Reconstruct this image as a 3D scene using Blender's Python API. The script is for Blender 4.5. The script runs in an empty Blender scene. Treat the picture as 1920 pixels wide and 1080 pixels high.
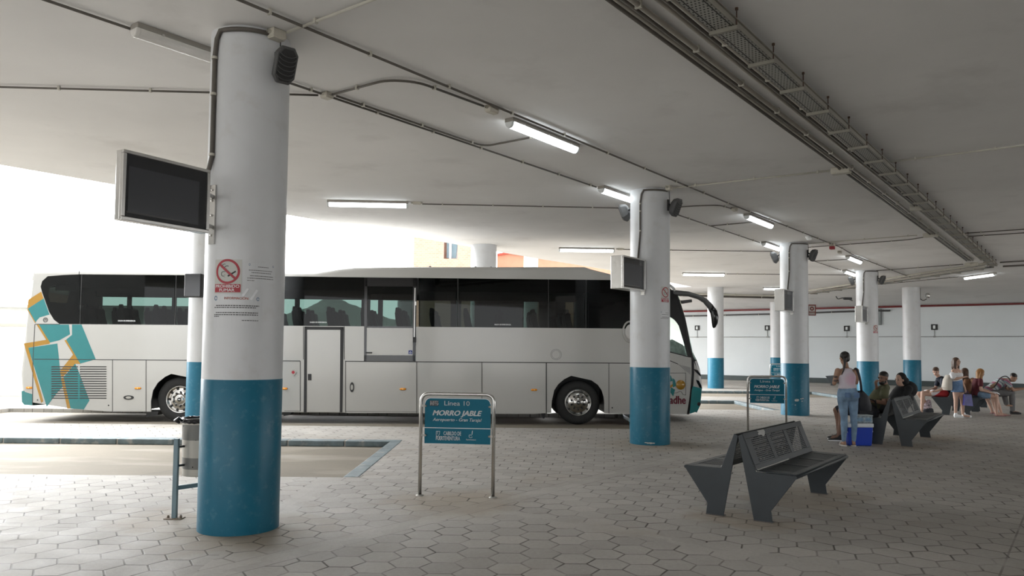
import bpy, bmesh, math, random
from mathutils import Vector, Matrix
random.seed(7)
PI = math.pi
S = bpy.context.scene
COL = S.collection

# ---------------------------------------------------------------- camera
F_PX, TH, RO, PY0, EYE = 1445.6, .05024, .0098, 582.4, 1.65
cam_d = bpy.data.cameras.new('camera'); cam = bpy.data.objects.new('camera', cam_d); COL.objects.link(cam)
_r = Vector((1, 0, 0)); _u = Vector((0, -math.sin(TH), math.cos(TH))); _f = Vector((0, math.cos(TH), math.sin(TH)))
_R = _r*math.cos(RO) + _u*math.sin(RO); _U = _u*math.cos(RO) - _r*math.sin(RO)
mw = Matrix((( _R.x, _U.x, -_f.x, 0), (_R.y, _U.y, -_f.y, 0), (_R.z, _U.z, -_f.z, EYE), (0, 0, 0, 1)))
cam.matrix_world = mw
cam_d.sensor_width = 36; cam_d.lens = 36*F_PX/1920; cam_d.shift_y = (PY0-540)/1920
cam_d.clip_start = .05; cam_d.clip_end = 6000
S.camera = cam

# ---------------------------------------------------------------- sky, sun, exposure
w = bpy.data.worlds.new('hazy_sky'); S.world = w; w.use_nodes = True
nt = w.node_tree; nt.nodes.clear()
wo = nt.nodes.new('ShaderNodeOutputWorld'); bg = nt.nodes.new('ShaderNodeBackground')
bg.inputs[0].default_value = (.97, .985, 1.0, 1)
# haze is far brighter on the sea side, beyond the coach, than behind the camera
tc = nt.nodes.new('ShaderNodeTexCoord'); dt = nt.nodes.new('ShaderNodeVectorMath'); dt.operation = 'DOT_PRODUCT'
nt.links.new(tc.outputs['Generated'], dt.inputs[0]); dt.inputs[1].default_value = Vector((-.50, .80, .22)).normalized()
mr = nt.nodes.new('ShaderNodeMapRange'); mr.interpolation_type = 'SMOOTHSTEP'
nt.links.new(dt.outputs['Value'], mr.inputs[0])
for k_, v_ in zip((1, 2, 3, 4), (-.10, 1.0, 1.2, 7.0)): mr.inputs[k_].default_value = v_
nt.links.new(mr.outputs[0], bg.inputs[1])
nt.links.new(bg.outputs[0], wo.inputs[0])
S.view_settings.view_transform = 'Standard'; S.view_settings.look = 'None'
S.view_settings.gamma = 1; S.view_settings.use_curve_mapping = False
S.view_settings.exposure = 1.2

# ---------------------------------------------------------------- survey helpers: a sight line met with a plane of the place
def ray(px, py):
    xr, yr = px-960, py-PY0
    x = xr*math.cos(RO)+yr*math.sin(RO); y = -xr*math.sin(RO)+yr*math.cos(RO)
    return _f + _r*(x/F_PX) - _u*(y/F_PX)
def G(px, py, z=0.0):
    d = ray(px, py); t = (z-EYE)/d.z
    return Vector((0, 0, EYE)) + d*t
def V(px, py, p0, n):
    d = ray(px, py); n = Vector((n[0], n[1], 0)); p0 = Vector((p0[0], p0[1], 0))
    t = (p0-Vector((0, 0, EYE))).dot(n)/d.dot(n)
    return Vector((0, 0, EYE)) + d*t
def UQ(u, q, z=0.0):            # the station's own grid: u runs along the pillar rows, q across them
    return Vector((.6*u+.8*q, .8*u-.6*q, z))
YU = math.atan2(.8, .6)         # heading of the u axis

# ---------------------------------------------------------------- tagging
def tag(o, label=None, cat=None, group=None, kind=None):
    if label: o['label'] = label
    if cat: o['category'] = cat
    if group: o['group'] = group
    if kind: o['kind'] = kind
    return o
def thing(name, label, cat, loc=(0, 0, 0), rz=0.0, group=None):
    o = bpy.data.objects.new(name, None); COL.objects.link(o)
    o.location = loc; o.rotation_euler = (0, 0, rz); o.empty_display_size = .2
    return tag(o, label, cat, group)
def copy_tree(o, parent=None):
    c = o.copy(); COL.objects.link(c); c.parent = parent
    for ch in list(o.children): copy_tree(ch, c)
    return c

# ---------------------------------------------------------------- mesh collector
class M:
    def __init__(s, T=None): s.v = []; s.f = []; s.m = []; s.sm = []; s.T = T or Matrix(); s.mi = 0
    def pt(s, p):
        s.v.append(tuple(s.T @ Vector(p))); return len(s.v)-1
    def face(s, idx, smooth=False): s.f.append(tuple(idx)); s.m.append(s.mi); s.sm.append(smooth)
    def poly(s, pts, smooth=False): s.face([s.pt(p) for p in pts], smooth)
    def box(s, x0, x1, y0, y1, z0, z1):
        a = [s.pt(p) for p in ((x0,y0,z0),(x1,y0,z0),(x1,y1,z0),(x0,y1,z0),(x0,y0,z1),(x1,y0,z1),(x1,y1,z1),(x0,y1,z1))]
        for q in ((0,3,2,1),(4,5,6,7),(0,1,5,4),(1,2,6,5),(2,3,7,6),(3,0,4,7)): s.face([a[i] for i in q])
        return s
    def prism(s, pts, a, b):
        """closed outline pts (3-D points at the near side) pushed along vector b-a (a, b: offsets)"""
        a = Vector(a); b = Vector(b); n = len(pts)
        i0 = [s.pt(Vector(p)+a) for p in pts]; i1 = [s.pt(Vector(p)+b) for p in pts]
        s.face(i0[::-1]); s.face(i1)
        for k in range(n): s.face((i0[k], i0[(k+1) % n], i1[(k+1) % n], i1[k]))
        return s
    def tube(s, path, r, n=8, caps=True, smooth=True):
        P = [Vector(p) for p in path]; rings = []
        R = r if isinstance(r, (list, tuple)) else [r]*len(P)
        t0 = (P[1]-P[0]).normalized(); up = Vector((0, 0, 1)) if abs(t0.z) < .9 else Vector((1, 0, 0))
        a = t0.cross(up).normalized()
        for i, p in enumerate(P):
            t = (P[min(i+1, len(P)-1)]-P[max(i-1, 0)]).normalized()
            a = (a - t*a.dot(t)).normalized(); b = t.cross(a)
            rings.append([s.pt(p + (a*math.cos(2*PI*k/n)+b*math.sin(2*PI*k/n))*R[i]) for k in range(n)])
        for i in range(len(P)-1):
            for k in range(n):
                s.face((rings[i][k], rings[i][(k+1) % n], rings[i+1][(k+1) % n], rings[i+1][k]), smooth)
        if caps: s.face(rings[0][::-1]); s.face(rings[-1])
        return s
    def lathe(s, prof, c=(0, 0, 0), ax=(0, 0, 1), n=32, smooth=True, arc=None):
        """prof: (radius, height) pairs about axis ax through c"""
        ax = Vector(ax).normalized(); up = Vector((0, 0, 1)) if abs(ax.z) < .9 else Vector((1, 0, 0))
        a = ax.cross(up).normalized(); b = ax.cross(a); c = Vector(c); rings = []
        for r, h in prof:
            if r < 1e-6: rings.append([s.pt(c+ax*h)]*n)
            else: rings.append([s.pt(c+ax*h+(a*math.cos(2*PI*k/n)+b*math.sin(2*PI*k/n))*r) for k in range(n)])
        for i in range(len(prof)-1):
            for k in range(n):
                q = [rings[i][k], rings[i+1][k], rings[i+1][(k+1) % n], rings[i][(k+1) % n]]
                q2 = []
                for x in q:
                    if x not in q2: q2.append(x)
                if len(q2) > 2: s.face(q2, smooth)
        return s
    def build(s, name, mats, parent=None, bevel=0, bseg=2, recenter=False):
        me = bpy.data.meshes.new(name)
        vs = s.v; off = Vector((0, 0, 0))
        if recenter:
            xs = [v[0] for v in vs]; ys = [v[1] for v in vs]; zs = [v[2] for v in vs]
            off = Vector(((min(xs)+max(xs))/2, (min(ys)+max(ys))/2, min(zs)))
            vs = [tuple(Vector(v)-off) for v in vs]
        me.from_pydata(vs, [], s.f)
        if not isinstance(mats, (list, tuple)): mats = [mats]
        for m in mats: me.materials.append(m)
        me.polygons.foreach_set('material_index', s.m)
        me.polygons.foreach_set('use_smooth', s.sm)
        me.update()
        bm = bmesh.new(); bm.from_mesh(me); bmesh.ops.recalc_face_normals(bm, faces=bm.faces); bm.to_mesh(me); bm.free()
        o = bpy.data.objects.new(name, me); COL.objects.link(o); o.location = off
        if parent is not None: o.parent = parent
        if bevel:
            b = o.modifiers.new('bevel', 'BEVEL'); b.width = bevel; b.segments = bseg; b.limit_method = 'ANGLE'; b.angle_limit = math.radians(40)
        return o
def ring_arc(cx, cz, r, a0, a1, n):
    return [(cx+r*math.cos(math.radians(a0+(a1-a0)*i/n)), cz+r*math.sin(math.radians(a0+(a1-a0)*i/n))) for i in range(n+1)]
def bend(path, r=.12, n=5):
    """round the corners of a polyline"""
    P = [Vector(p) for p in path]; out = [P[0]]
    for i in range(1, len(P)-1):
        a = P[i-1]-P[i]; b = P[i+1]-P[i]; k = min(r, a.length*.45, b.length*.45)
        p0 = P[i]+a.normalized()*k; p1 = P[i]+b.normalized()*k
        for j in range(n+1):
            t = j/n; out.append(p0*(1-t)**2 + P[i]*2*t*(1-t) + p1*t*t)
    out.append(P[-1]); return out

# ---------------------------------------------------------------- node helper
class N:
    def __init__(s, name):
        s.mat = bpy.data.materials.new(name); s.mat.use_nodes = True
        s.t = s.mat.node_tree; s.t.nodes.clear()
        s.out = s.t.nodes.new('ShaderNodeOutputMaterial')
        s.b = s.t.nodes.new('ShaderNodeBsdfPrincipled'); s.l(s.b.outputs[0], s.out.inputs[0])
    def l(s, a, b): s.t.links.new(a, b)
    def new(s, k): return s.t.nodes.new(k)
    def put(s, sock, v):
        if hasattr(v, 'is_linked') or hasattr(v, 'links'): s.l(v, sock)
        else: sock.default_value = v
    def m(s, op, a, b=None, c=None, clamp=False):
        n = s.new('ShaderNodeMath'); n.operation = op; n.use_clamp = clamp
        s.put(n.inputs[0], a)
        if b is not None: s.put(n.inputs[1], b)
        if c is not None: s.put(n.inputs[2], c)
        return n.outputs[0]
    def noise(s, vec, scale, detail=4, rough=.55, dist=0):
        n = s.new('ShaderNodeTexNoise'); s.l(vec, n.inputs['Vector']); n.inputs['Scale'].default_value = scale
        n.inputs['Detail'].default_value = detail; n.inputs['Roughness'].default_value = rough; n.inputs['Distortion'].default_value = dist
        return n.outputs[0]
    def pos(s): return s.new('ShaderNodeNewGeometry').outputs['Position']
    def obj(s): return s.new('ShaderNodeTexCoord').outputs['Object']
    def sep(s, v):
        n = s.new('ShaderNodeSeparateXYZ'); s.l(v, n.inputs[0]); return n.outputs
    def comb(s, x, y, z=0.0):
        n = s.new('ShaderNodeCombineXYZ'); s.put(n.inputs[0], x); s.put(n.inputs[1], y); s.put(n.inputs[2], z); return n.outputs[0]
    def ramp(s, f, lo, hi, a=0.0, b=1.0):
        n = s.new('ShaderNodeMapRange'); n.clamp = True; s.put(n.inputs[0], f)
        n.inputs[1].default_value = lo; n.inputs[2].default_value = hi; n.inputs[3].default_value = a; n.inputs[4].default_value = b
        return n.outputs[0]
    def mix(s, f, a, b, mode='MIX'):
        n = s.new('ShaderNodeMix'); n.data_type = 'RGBA'; n.blend_type = mode
        s.put(n.inputs[0], f)
        for i, v in ((6, a), (7, b)):
            if isinstance(v, (tuple, list)): n.inputs[i].default_value = (*v[:3], 1)
            else: s.l(v, n.inputs[i])
        return n.outputs[2]
    def bump(s, h, strength=.3, dist=.01):
        n = s.new('ShaderNodeBump'); n.inputs['Strength'].default_value = strength; n.inputs['Distance'].default_value = dist
        s.l(h, n.inputs['Height']); s.l(n.outputs[0], s.b.inputs['Normal'])
MATS = {}
def mat(name, col, rough=.5, metal=0.0, var=.08, scale=4.0, bump=0.0, bscale=60.0, bdist=.003, spec=None, coat=0.0, emit=None, world=False, dirt=None):
    if name in MATS: return MATS[name]
    n = N(name); vec = n.pos() if world else n.obj()
    if var:
        f = n.noise(vec, scale, 5)
        f = n.ramp(f, .3, .7, 1-var, 1+var)
        c = n.mix(1.0, col, n.comb(f, f, f), 'MULTIPLY')
    else: c = None
    if dirt:
        dcol, amount, ds = dirt
        d = n.ramp(n.noise(vec, ds, 6, .6), .55, .72, 0, amount)
        c = n.mix(d, c if c is not None else col, dcol)
    if c is not None: n.l(c, n.b.inputs['Base Color'])
    else: n.b.inputs['Base Color'].default_value = (*col, 1)
    n.b.inputs['Roughness'].default_value = rough; n.b.inputs['Metallic'].default_value = metal
    if spec is not None: n.b.inputs['Specular IOR Level'].default_value = spec
    if coat: n.b.inputs['Coat Weight'].default_value = coat; n.b.inputs['Coat Roughness'].default_value = .08
    if emit: n.b.inputs['Emission Color'].default_value = (*emit[0], 1); n.b.inputs['Emission Strength'].default_value = emit[1]
    if bump: n.bump(n.noise(vec, bscale, 4), bump, bdist)
    MATS[name] = n.mat; return n.mat

# ---------------------------------------------------------------- materials
C_WHITE = mat('pillar_white_paint', (.60, .61, .625), .38, var=.03, scale=2, bump=.15, bscale=30, bdist=.004, dirt=((.45, .43, .40), .25, 5))
C_BLUE = mat('pillar_blue_paint', (.014, .135, .215), .32, var=.05, scale=3, spec=.28, bump=.25, bscale=25, bdist=.004, dirt=((.30, .42, .46), .15, 14))
M_CEIL = mat('ceiling_plaster', (.77, .755, .74), .85, var=.05, scale=.5, bump=.2, bscale=4, bdist=.02, world=True, dirt=((.50, .48, .46), .35, .8))
M_WALL = mat('wall_paint', (.70, .74, .755), .75, var=.03, scale=.7, world=True)
M_WALLBASE = mat('wall_base_paint', (.05, .065, .065), .6, world=True)
M_CREAM = mat('outside_wall_render', (.80, .79, .76), .9, var=.03, world=True)
M_KERB = mat('kerb_blue_paint', (.125, .165, .178), .6, var=.25, scale=5, bump=.4, bscale=30, world=True, dirt=((.36, .34, .30), .7, 6))
M_CONDUIT = mat('conduit_grey', (.10, .088, .075), .5, var=.08, scale=2)
M_CONDUITL = mat('conduit_cream', (.50, .48, .42), .5, var=.05)
M_BOXC = mat('junction_box_plastic', (.52, .49, .42), .5, var=.05)
M_STEEL = mat('stainless_steel', (.62, .61, .59), .24, 1.0, var=.06, scale=9)
M_GALV = mat('galvanised_steel', (.42, .41, .38), .5, .6, var=.15, scale=6)
M_BLACK = mat('black_plastic', (.018, .018, .019), .45, var=.1)
M_DARKG = mat('dark_grey_plastic', (.07, .07, .07), .5, var=.1)
M_SCREEN = mat('screen_glass', (.020, .022, .026), .12, var=0, coat=.4)
M_PLATE = mat('bench_painted_steel', (.022, .029, .034), .42, .0, var=.12, scale=5, bump=.08, bscale=40)
M_WORN = mat('bench_worn_edge', (.42, .42, .40), .5, .2)
M_SIGN = mat('sign_blue', (.008, .145, .225), .5, var=.03, spec=.2)
M_WHT = mat('print_white', (.85, .87, .88), .5, var=0)
M_RED = mat('print_red', (.36, .015, .03), .45, var=.05)
M_PBLACK = mat('print_black', (.02, .02, .02), .6, var=0)
M_PAPER = mat('sign_paper', (.52, .52, .49), .5, var=.03)
M_LAMP = mat('lit_tube', (.9, .95, 1), .4, var=0, emit=((.90, .97, 1.0), 4.0))
M_DIFF = mat('unlit_diffuser', (.68, .66, .63), .25, var=.04, scale=8)
M_LBASE = mat('lamp_base', (.30, .28, .25), .5, var=.06)

# paving: hexagonal concrete blocks, laid in fields parted by plain bands
def paving():
    n = N('hexagonal_paving'); P = n.pos(); x, y, z = n.sep(P)
    U = n.m('ADD', n.m('MULTIPLY', x, .6), n.m('MULTIPLY', y, .8)); Q = n.m('SUBTRACT', n.m('MULTIPLY', x, .8), n.m('MULTIPLY', y, .6))
    left = n.m('LESS_THAN', x, -2.3)
    south = n.m('GREATER_THAN', Q, -5.15)
    far = n.m('GREATER_THAN', U, 6.3)
    zb = n.m('MULTIPLY', n.m('SUBTRACT', 1.0, left), n.m('SUBTRACT', 1.0, south))
    zc = n.m('MULTIPLY', south, far)
    ang = n.m('ADD', n.m('MULTIPLY', zb, math.radians(36.87)), n.m('MULTIPLY', zc, math.radians(-11)))
    ca, sa = n.m('COSINE', ang), n.m('SINE', ang)
    k = 1/.295
    X = n.m('MULTIPLY', n.m('SUBTRACT', n.m('MULTIPLY', x, ca), n.m('MULTIPLY', y, sa)), k)
    Y = n.m('MULTIPLY', n.m('ADD', n.m('MULTIPLY', x, sa), n.m('MULTIPLY', y, ca)), k)
    # hexagon cells with flat sides along Y
    r3 = math.sqrt(3)
    def cell(a, b):
        ax = n.m('SUBTRACT', n.m('FLOORED_MODULO', a, 1.0), .5); bx = n.m('SUBTRACT', n.m('FLOORED_MODULO', b, r3), r3/2)
        return ax, bx, n.m('ADD', n.m('MULTIPLY', ax, ax), n.m('MULTIPLY', bx, bx))
    a1, b1, l1 = cell(Y, X); a2, b2, l2 = cell(n.m('SUBTRACT', Y, .5), n.m('SUBTRACT', X, r3/2))
    pick = n.m('LESS_THAN', l1, l2); inv = n.m('SUBTRACT', 1.0, pick)
    ga = n.m('ADD', n.m('MULTIPLY', a1, pick), n.m('MULTIPLY', a2, inv)); gb = n.m('ADD', n.m('MULTIPLY', b1, pick), n.m('MULTIPLY', b2, inv))
    da = n.m('ABSOLUTE', ga); db = n.m('ABSOLUTE', gb)
    d = n.m('MAXIMUM', da, n.m('ADD', n.m('MULTIPLY', da, .5), n.m('MULTIPLY', db, r3/2)))
    idv = n.comb(n.m('ROUND', n.m('MULTIPLY', n.m('SUBTRACT', Y, ga), 2.0)), n.m('ROUND', n.m('MULTIPLY', n.m('SUBTRACT', X, gb), 2.0)))
    wn = n.new('ShaderNodeTexWhiteNoise'); wn.noise_dimensions = '2D'; n.l(idv, wn.inputs['Vector'])
    joint = n.ramp(d, .466, .486)
    # plain bands
    def near(v, c, h): return n.m('LESS_THAN', n.m('ABSOLUTE', n.m('SUBTRACT', v, c)), h)
    b = near(Q, -5.15, .13)
    b = n.m('MAXIMUM', b, n.m('MULTIPLY', near(n.m('FLOORED_MODULO', n.m('SUBTRACT', U, 2.1), 8.35), 4.2, .12), south))
    b = n.m('MAXIMUM', b, n.m('MULTIPLY', near(x, -2.3, .14), n.m('MULTIPLY', n.m('GREATER_THAN', y, 7.1), n.m('LESS_THAN', y, 9.95))))
    edge = n.m('MAXIMUM', n.m('SUBTRACT', near(Q, -5.15, .14), near(Q, -5.15, .128)), n.m('MAXIMUM', near(Q, -.58, .008), n.m('MULTIPLY', near(y, 7.08, .012), left)))
    joint = n.m('MAXIMUM', n.m('MULTIPLY', joint, n.m('SUBTRACT', 1.0, b)), n.m('MULTIPLY', edge, .6))
    # some joints are filled with dust
    fill = n.ramp(n.noise(P, 1.9, 4), .38, .62, .2, .9)
    joint = n.m('MULTIPLY', joint, fill)
    tone = n.ramp(wn.outputs[0], 0, 1, .90, 1.06)
    big = n.ramp(n.noise(P, .35, 5), .3, .7, .90, 1.10); fine = n.ramp(n.noise(P, 28, 5, .7), .3, .7, .90, 1.08)
    t = n.m('MULTIPLY', n.m('MULTIPLY', tone, big), fine)
    base = n.mix(1.0, (.385, .365, .335), n.comb(t, t, t), 'MULTIPLY')
    stain = n.ramp(n.noise(P, .8, 6, .6, .4), .55, .75, 0, .5)
    base = n.mix(stain, base, (.30, .25, .19))
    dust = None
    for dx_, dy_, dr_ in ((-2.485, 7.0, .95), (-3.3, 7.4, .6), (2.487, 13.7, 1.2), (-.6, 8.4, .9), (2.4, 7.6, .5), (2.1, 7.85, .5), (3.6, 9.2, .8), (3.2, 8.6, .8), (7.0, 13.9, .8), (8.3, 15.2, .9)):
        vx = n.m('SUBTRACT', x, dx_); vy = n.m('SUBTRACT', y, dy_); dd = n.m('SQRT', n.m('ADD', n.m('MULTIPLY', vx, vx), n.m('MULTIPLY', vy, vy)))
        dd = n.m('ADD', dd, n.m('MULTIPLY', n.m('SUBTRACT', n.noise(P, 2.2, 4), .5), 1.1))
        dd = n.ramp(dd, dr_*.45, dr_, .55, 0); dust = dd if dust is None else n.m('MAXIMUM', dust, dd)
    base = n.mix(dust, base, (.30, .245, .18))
    dark = n.ramp(n.noise(P, .45, 5, .55), .56, .8, 0, .55)
    base = n.mix(dark, base, (.20, .195, .18))
    col = n.mix(n.m('MULTIPLY', joint, .95), base, (.035, .028, .022))
    n.l(col, n.b.inputs['Base Color'])
    n.l(n.ramp(n.noise(P, 3, 4), .3, .7, .55, .72), n.b.inputs['Roughness']); n.b.inputs['Specular IOR Level'].default_value = .16
    h = n.m('ADD', n.m('MULTIPLY', joint, -1.0), n.m('MULTIPLY', n.noise(P, 40, 5, .7), .35))
    h = n.m('ADD', h, n.m('MULTIPLY', wn.outputs[0], .15))
    n.bump(h, .6, .006)
    return n.mat
M_PAVE = paving()
def road():
    n = N('bay_concrete'); P = n.pos(); x, y, z = n.sep(P)
    t = n.ramp(n.noise(P, .5, 6, .6), .3, .7, .88, 1.10); f = n.ramp(n.noise(P, 20, 5, .7), .3, .7, .94, 1.05)
    t = n.m('MULTIPLY', t, f)
    base = n.mix(1.0, (.195, .170, .132), n.comb(t, t, t), 'MULTIPLY')
    st = n.ramp(n.noise(n.comb(n.m('MULTIPLY', x, .25), y), 1.5, 5), .52, .7, 0, .6)
    base = n.mix(st, base, (.36, .33, .28))
    ln = n.m('LESS_THAN', n.m('ABSOLUTE', n.m('SUBTRACT', n.m('ADD', n.m('MULTIPLY', x, 1.0), 7.9), n.m('MULTIPLY', n.m('SUBTRACT', y, 5.85), .62))), .014)
    base = n.mix(n.m('MULTIPLY', ln, .6), base, (.12, .11, .10))
    n.l(base, n.b.inputs['Base Color']); n.b.inputs['Roughness'].default_value = .8; n.b.inputs['Specular IOR Level'].default_value = .25
    n.bump(n.noise(P, 60, 5, .7), .25, .004)
    return n.mat
M_ROAD = road()
M_OUT = mat('outside_concrete', (.40, .385, .35), .8, var=.08, scale=.3, world=True)

# ---------------------------------------------------------------- ground
RD = -.10
BAYS = [(-2.13, 9.92, 13.75), (2.9, 16.35, 20.1), (7.45, 22.0, 25.9), (12.5, 28.3, 32.2)]
W0 = -13.0      # the islands between the bays end here and give way to the road
m = M(); m.poly([(-400, -60, RD), (400, -60, RD), (400, 1500, RD), (-400, 1500, RD)])
o = m.build('trim_1', M_OUT); tag(o, kind='structure', label='pale concrete forecourt outside the roof')
m = M()
for (xe, y0, y1) in BAYS: m.poly([(W0, y0, RD+.004), (xe, y0, RD+.004), (xe, y1, RD+.004), (W0, y1, RD+.004)])
tag(m.build('trim_2', M_ROAD), kind='structure', label='stained tan concrete bus bays sunk below the paving')
m = M()
def slab(x0, x1, y0, y1):
    m.poly([(x0, y0, 0), (x1, y0, 0), (x1, y1, 0), (x0, y1, 0)])
ys = -14.0
for (xe, y0, y1) in BAYS:
    slab(W0, 50, ys, y0); slab(xe, 50, y0, y1)
    m.poly([(W0, y0, 0), (xe, y0, 0), (xe, y0, RD), (W0, y0, RD)]); m.poly([(xe, y0, 0), (xe, y1, 0), (xe, y1, RD), (xe, y0, RD)])
    m.poly([(W0, y1, 0), (xe, y1, 0), (xe, y1, RD), (W0, y1, RD)]); ys = y1
slab(W0, 50, ys, 60)
m.poly([(W0, -14, 0), (W0, 60, 0), (W0, 60, RD), (W0, -14, RD)])
tag(m.build('floor', M_PAVE), kind='structure', label='grey hexagonal paving of the platform')
# painted kerb stones round the bays, each a stone of its own
def kerb_run(p0, p1, wdt, names, label, group, cnt0=0):
    d = (Vector(p1)-Vector(p0)); L = d.length; d.normalize(); nn = Vector((-d.y, d.x, 0)); k = max(1, round(L/.98)); st = L/k
    for i in range(k):
        a = Vector(p0)+d*(i*st+.012); b = Vector(p0)+d*((i+1)*st-.012)
        mm = M(); mm.prism([a, b, b+nn*wdt, a+nn*wdt], (0, 0, RD), (0, 0, .006))
        o = mm.build('kerb_stone', M_KERB, bevel=.02, recenter=True); tag(o, label, 'kerb', group)
for i, (xe, y0, y1) in enumerate(BAYS):
    where = ['in front of the white coach', 'behind the white coach', 'of the second bay beyond the white coach', 'of the farthest bay'][i]
    if i != 1:
        kerb_run((max(-12.0, W0) if i == 0 else (xe-7), y1-.02, 0), (xe+.2, y1-.02, 0), .26, None, 'painted kerb stone, far side '+('of the bay '+where if i == 0 else where), 'far kerb stones '+where)
    kerb_run((xe+.2, y0, 0), (xe+.2, y1-.03, 0), .21, None, 'painted kerb stone, right end '+('of the bay '+where if i < 2 else where), 'end kerb stones '+where)

# ---------------------------------------------------------------- ceiling slab, walls
CZ = 4.54
m = M(); E = [UQ(-30, -14.0), UQ(20, -14.0), UQ(24.5, -13.75), UQ(30, -13.75), UQ(37.6, -13.75), UQ(37.6, -60), ]
ring = [UQ(-12, -14.0), UQ(20, -14.0), UQ(24.5, -13.8), UQ(32.5, -14.3), UQ(32.5, -24), UQ(37.6, -24), UQ(37.6, 14), UQ(-12, 14)]
m.prism(ring, (0, 0, CZ), (0, 0, CZ+.45))
tag(m.build('ceiling', M_CEIL), kind='structure', label='pale plastered underside of the flat roof')
m = M()
a = [UQ(37.6, -24, CZ), UQ(37.6, 14, CZ), UQ(44.2, 14, 4.12), UQ(44.2, -24, 4.12)]
m.prism(a, (0, 0, 0), (0, 0, .45))
tag(m.build('trim_3', M_CEIL), kind='structure', label='sloping soffit between the flat roof and the far wall')
WU = 44.0
m = M(); m.prism([UQ(WU, -22), UQ(WU, 14), UQ(WU+.3, 14), UQ(WU+.3, -22)], (0, 0, 0), (0, 0, 4.9))
tag(m.build('wall_back', M_WALL), kind='structure', label='long pale grey wall closing the station')
m = M(); m.prism([UQ(WU-.45, -22), UQ(WU-.45, 14), UQ(WU, 14), UQ(WU, -22)], (0, 0, 0), (0, 0, .26))
tag(m.build('baseboard_back', M_WALLBASE, bevel=.02), kind='structure', label='dark painted plinth at the foot of the far wall')
m = M(); m.prism([UQ(-12, 13), UQ(12, 13), UQ(12, 13.3), UQ(-12, 13.3)], (0, 0, 0), (0, 0, 5))  # unseen wall holding back light, cut short so some enters at right
tag(m.build('wall_right', mat('light_limit_wall', (.62, .62, .61), .6, world=True)), kind='structure', label='grey front of the station hall')
m = M(); m.prism([UQ(-12, -60), UQ(-3, -60), UQ(-3, -14.1), UQ(-12, -14.1)], (0, 0, RD), (0, 0, 13))  # unseen tall block added to keep sky light off the coach side
tag(m.build('wall_left', mat('shade_block', (.26, .26, .25), .8, world=True)), kind='structure', label='outer wing of the station left of the camera')

# ================================================================ PILLARS
PR = .355
PILL = {'c1': (-2.485, 7.15), 'c2': (2.487, 13.885), 'c3': (7.501, 20.462), 'c4': (12.504, 27.108), 'c5': (17.549, 33.839), 'c6': (9.182, 34.741),
        'b1': (-5.80, 14.72), 'b2': (-.80, 21.40), 'b3': (4.18, 28.10), 'b5': (14.18, 41.2)}
PL = {'c1': 'thick white and blue round pillar nearest the camera, with notices pasted on it',
      'c2': 'white and blue round pillar in front of the nose of the coach',
      'c3': 'white and blue round pillar beside the small bus line sign, with a chipped blue base',
      'c4': 'white and blue round pillar directly behind the two people at the cooler',
      'c5': 'far white and teal round pillar with a security camera on its right side',
      'c6': 'far white and teal round pillar seen past the mirror of the coach',
      'b1': 'white and pale blue round pillar half hidden behind the nearest pillar and the bin',
      'b2': 'wide white pillar top rising behind the roof of the coach',
      'b3': 'white pillar hidden behind the coach and the second pillar of the front row',
      'b5': 'far teal based pillar peeping out left of the third pillar'}
def pillar(k):
    x, y = PILL[k]; t = thing('pillar', PL[k], 'pillar', (x, y, 0), 0, 'round pillars of the station')
    top = CZ if k != 'b5' else 4.33
    m = M(); m.lathe([(PR, 1.357), (PR, top+.03)], n=64); m.build('shaft', C_WHITE, t)
    m = M(); m.lathe([(PR+.001, -.02), (PR+.002, .01), (PR+.002, 1.352), (PR-.0005, 1.358)], n=64); m.build('painted_band', C_BLUE, t)
    if k in ('c2', 'c3'):      # chips in the blue paint
        m = M(); rr = random.Random(3)
        spots = [(rr.uniform(-1.95, -1.55), rr.uniform(.035, .05), .012) for _ in range(12)] if k == 'c2' else [(-1.82, .40, .035), (-1.79, .41, .03), (-1.5, .44, .012), (-1.42, .38, .01), (-1.36, .45, .012), (-1.9, .28, .01)]
        for a, z, s in spots:
            pts = []
            for j in range(7):
                aa = a + math.cos(j*2*PI/7)*s*rr.uniform(1.2, 2.4)/PR; zz = z+math.sin(j*2*PI/7)*s*rr.uniform(.6, 1.1)
                pts.append((math.cos(aa)*(PR+.004), math.sin(aa)*(PR+.004), zz))
            m.poly(pts)
        tag(m.build('paint_chip', M_PAPER, t), 'bare spots where the blue paint has flaked off')
    return t
for k in PILL: pillar(k)
for (x, y, lab) in ((-4.72, 34.0, 'sunlit round column left of the brick building, behind the coach roof'), (.88, 36.6, 'short bright column top right of the wide pillar, behind the coach roof')):
    t = thing('outside_column', lab, 'pillar', (x, y, RD))
    m = M(); m.lathe([(.34, 0), (.34, 7.2)], n=40); m.build('shaft', C_WHITE, t)
    m = M(); m.lathe([(.345, 4.9), (.35, 4.92), (.345, 4.94)], n=40); m.build('joint_ring', M_PAPER, t)

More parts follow.
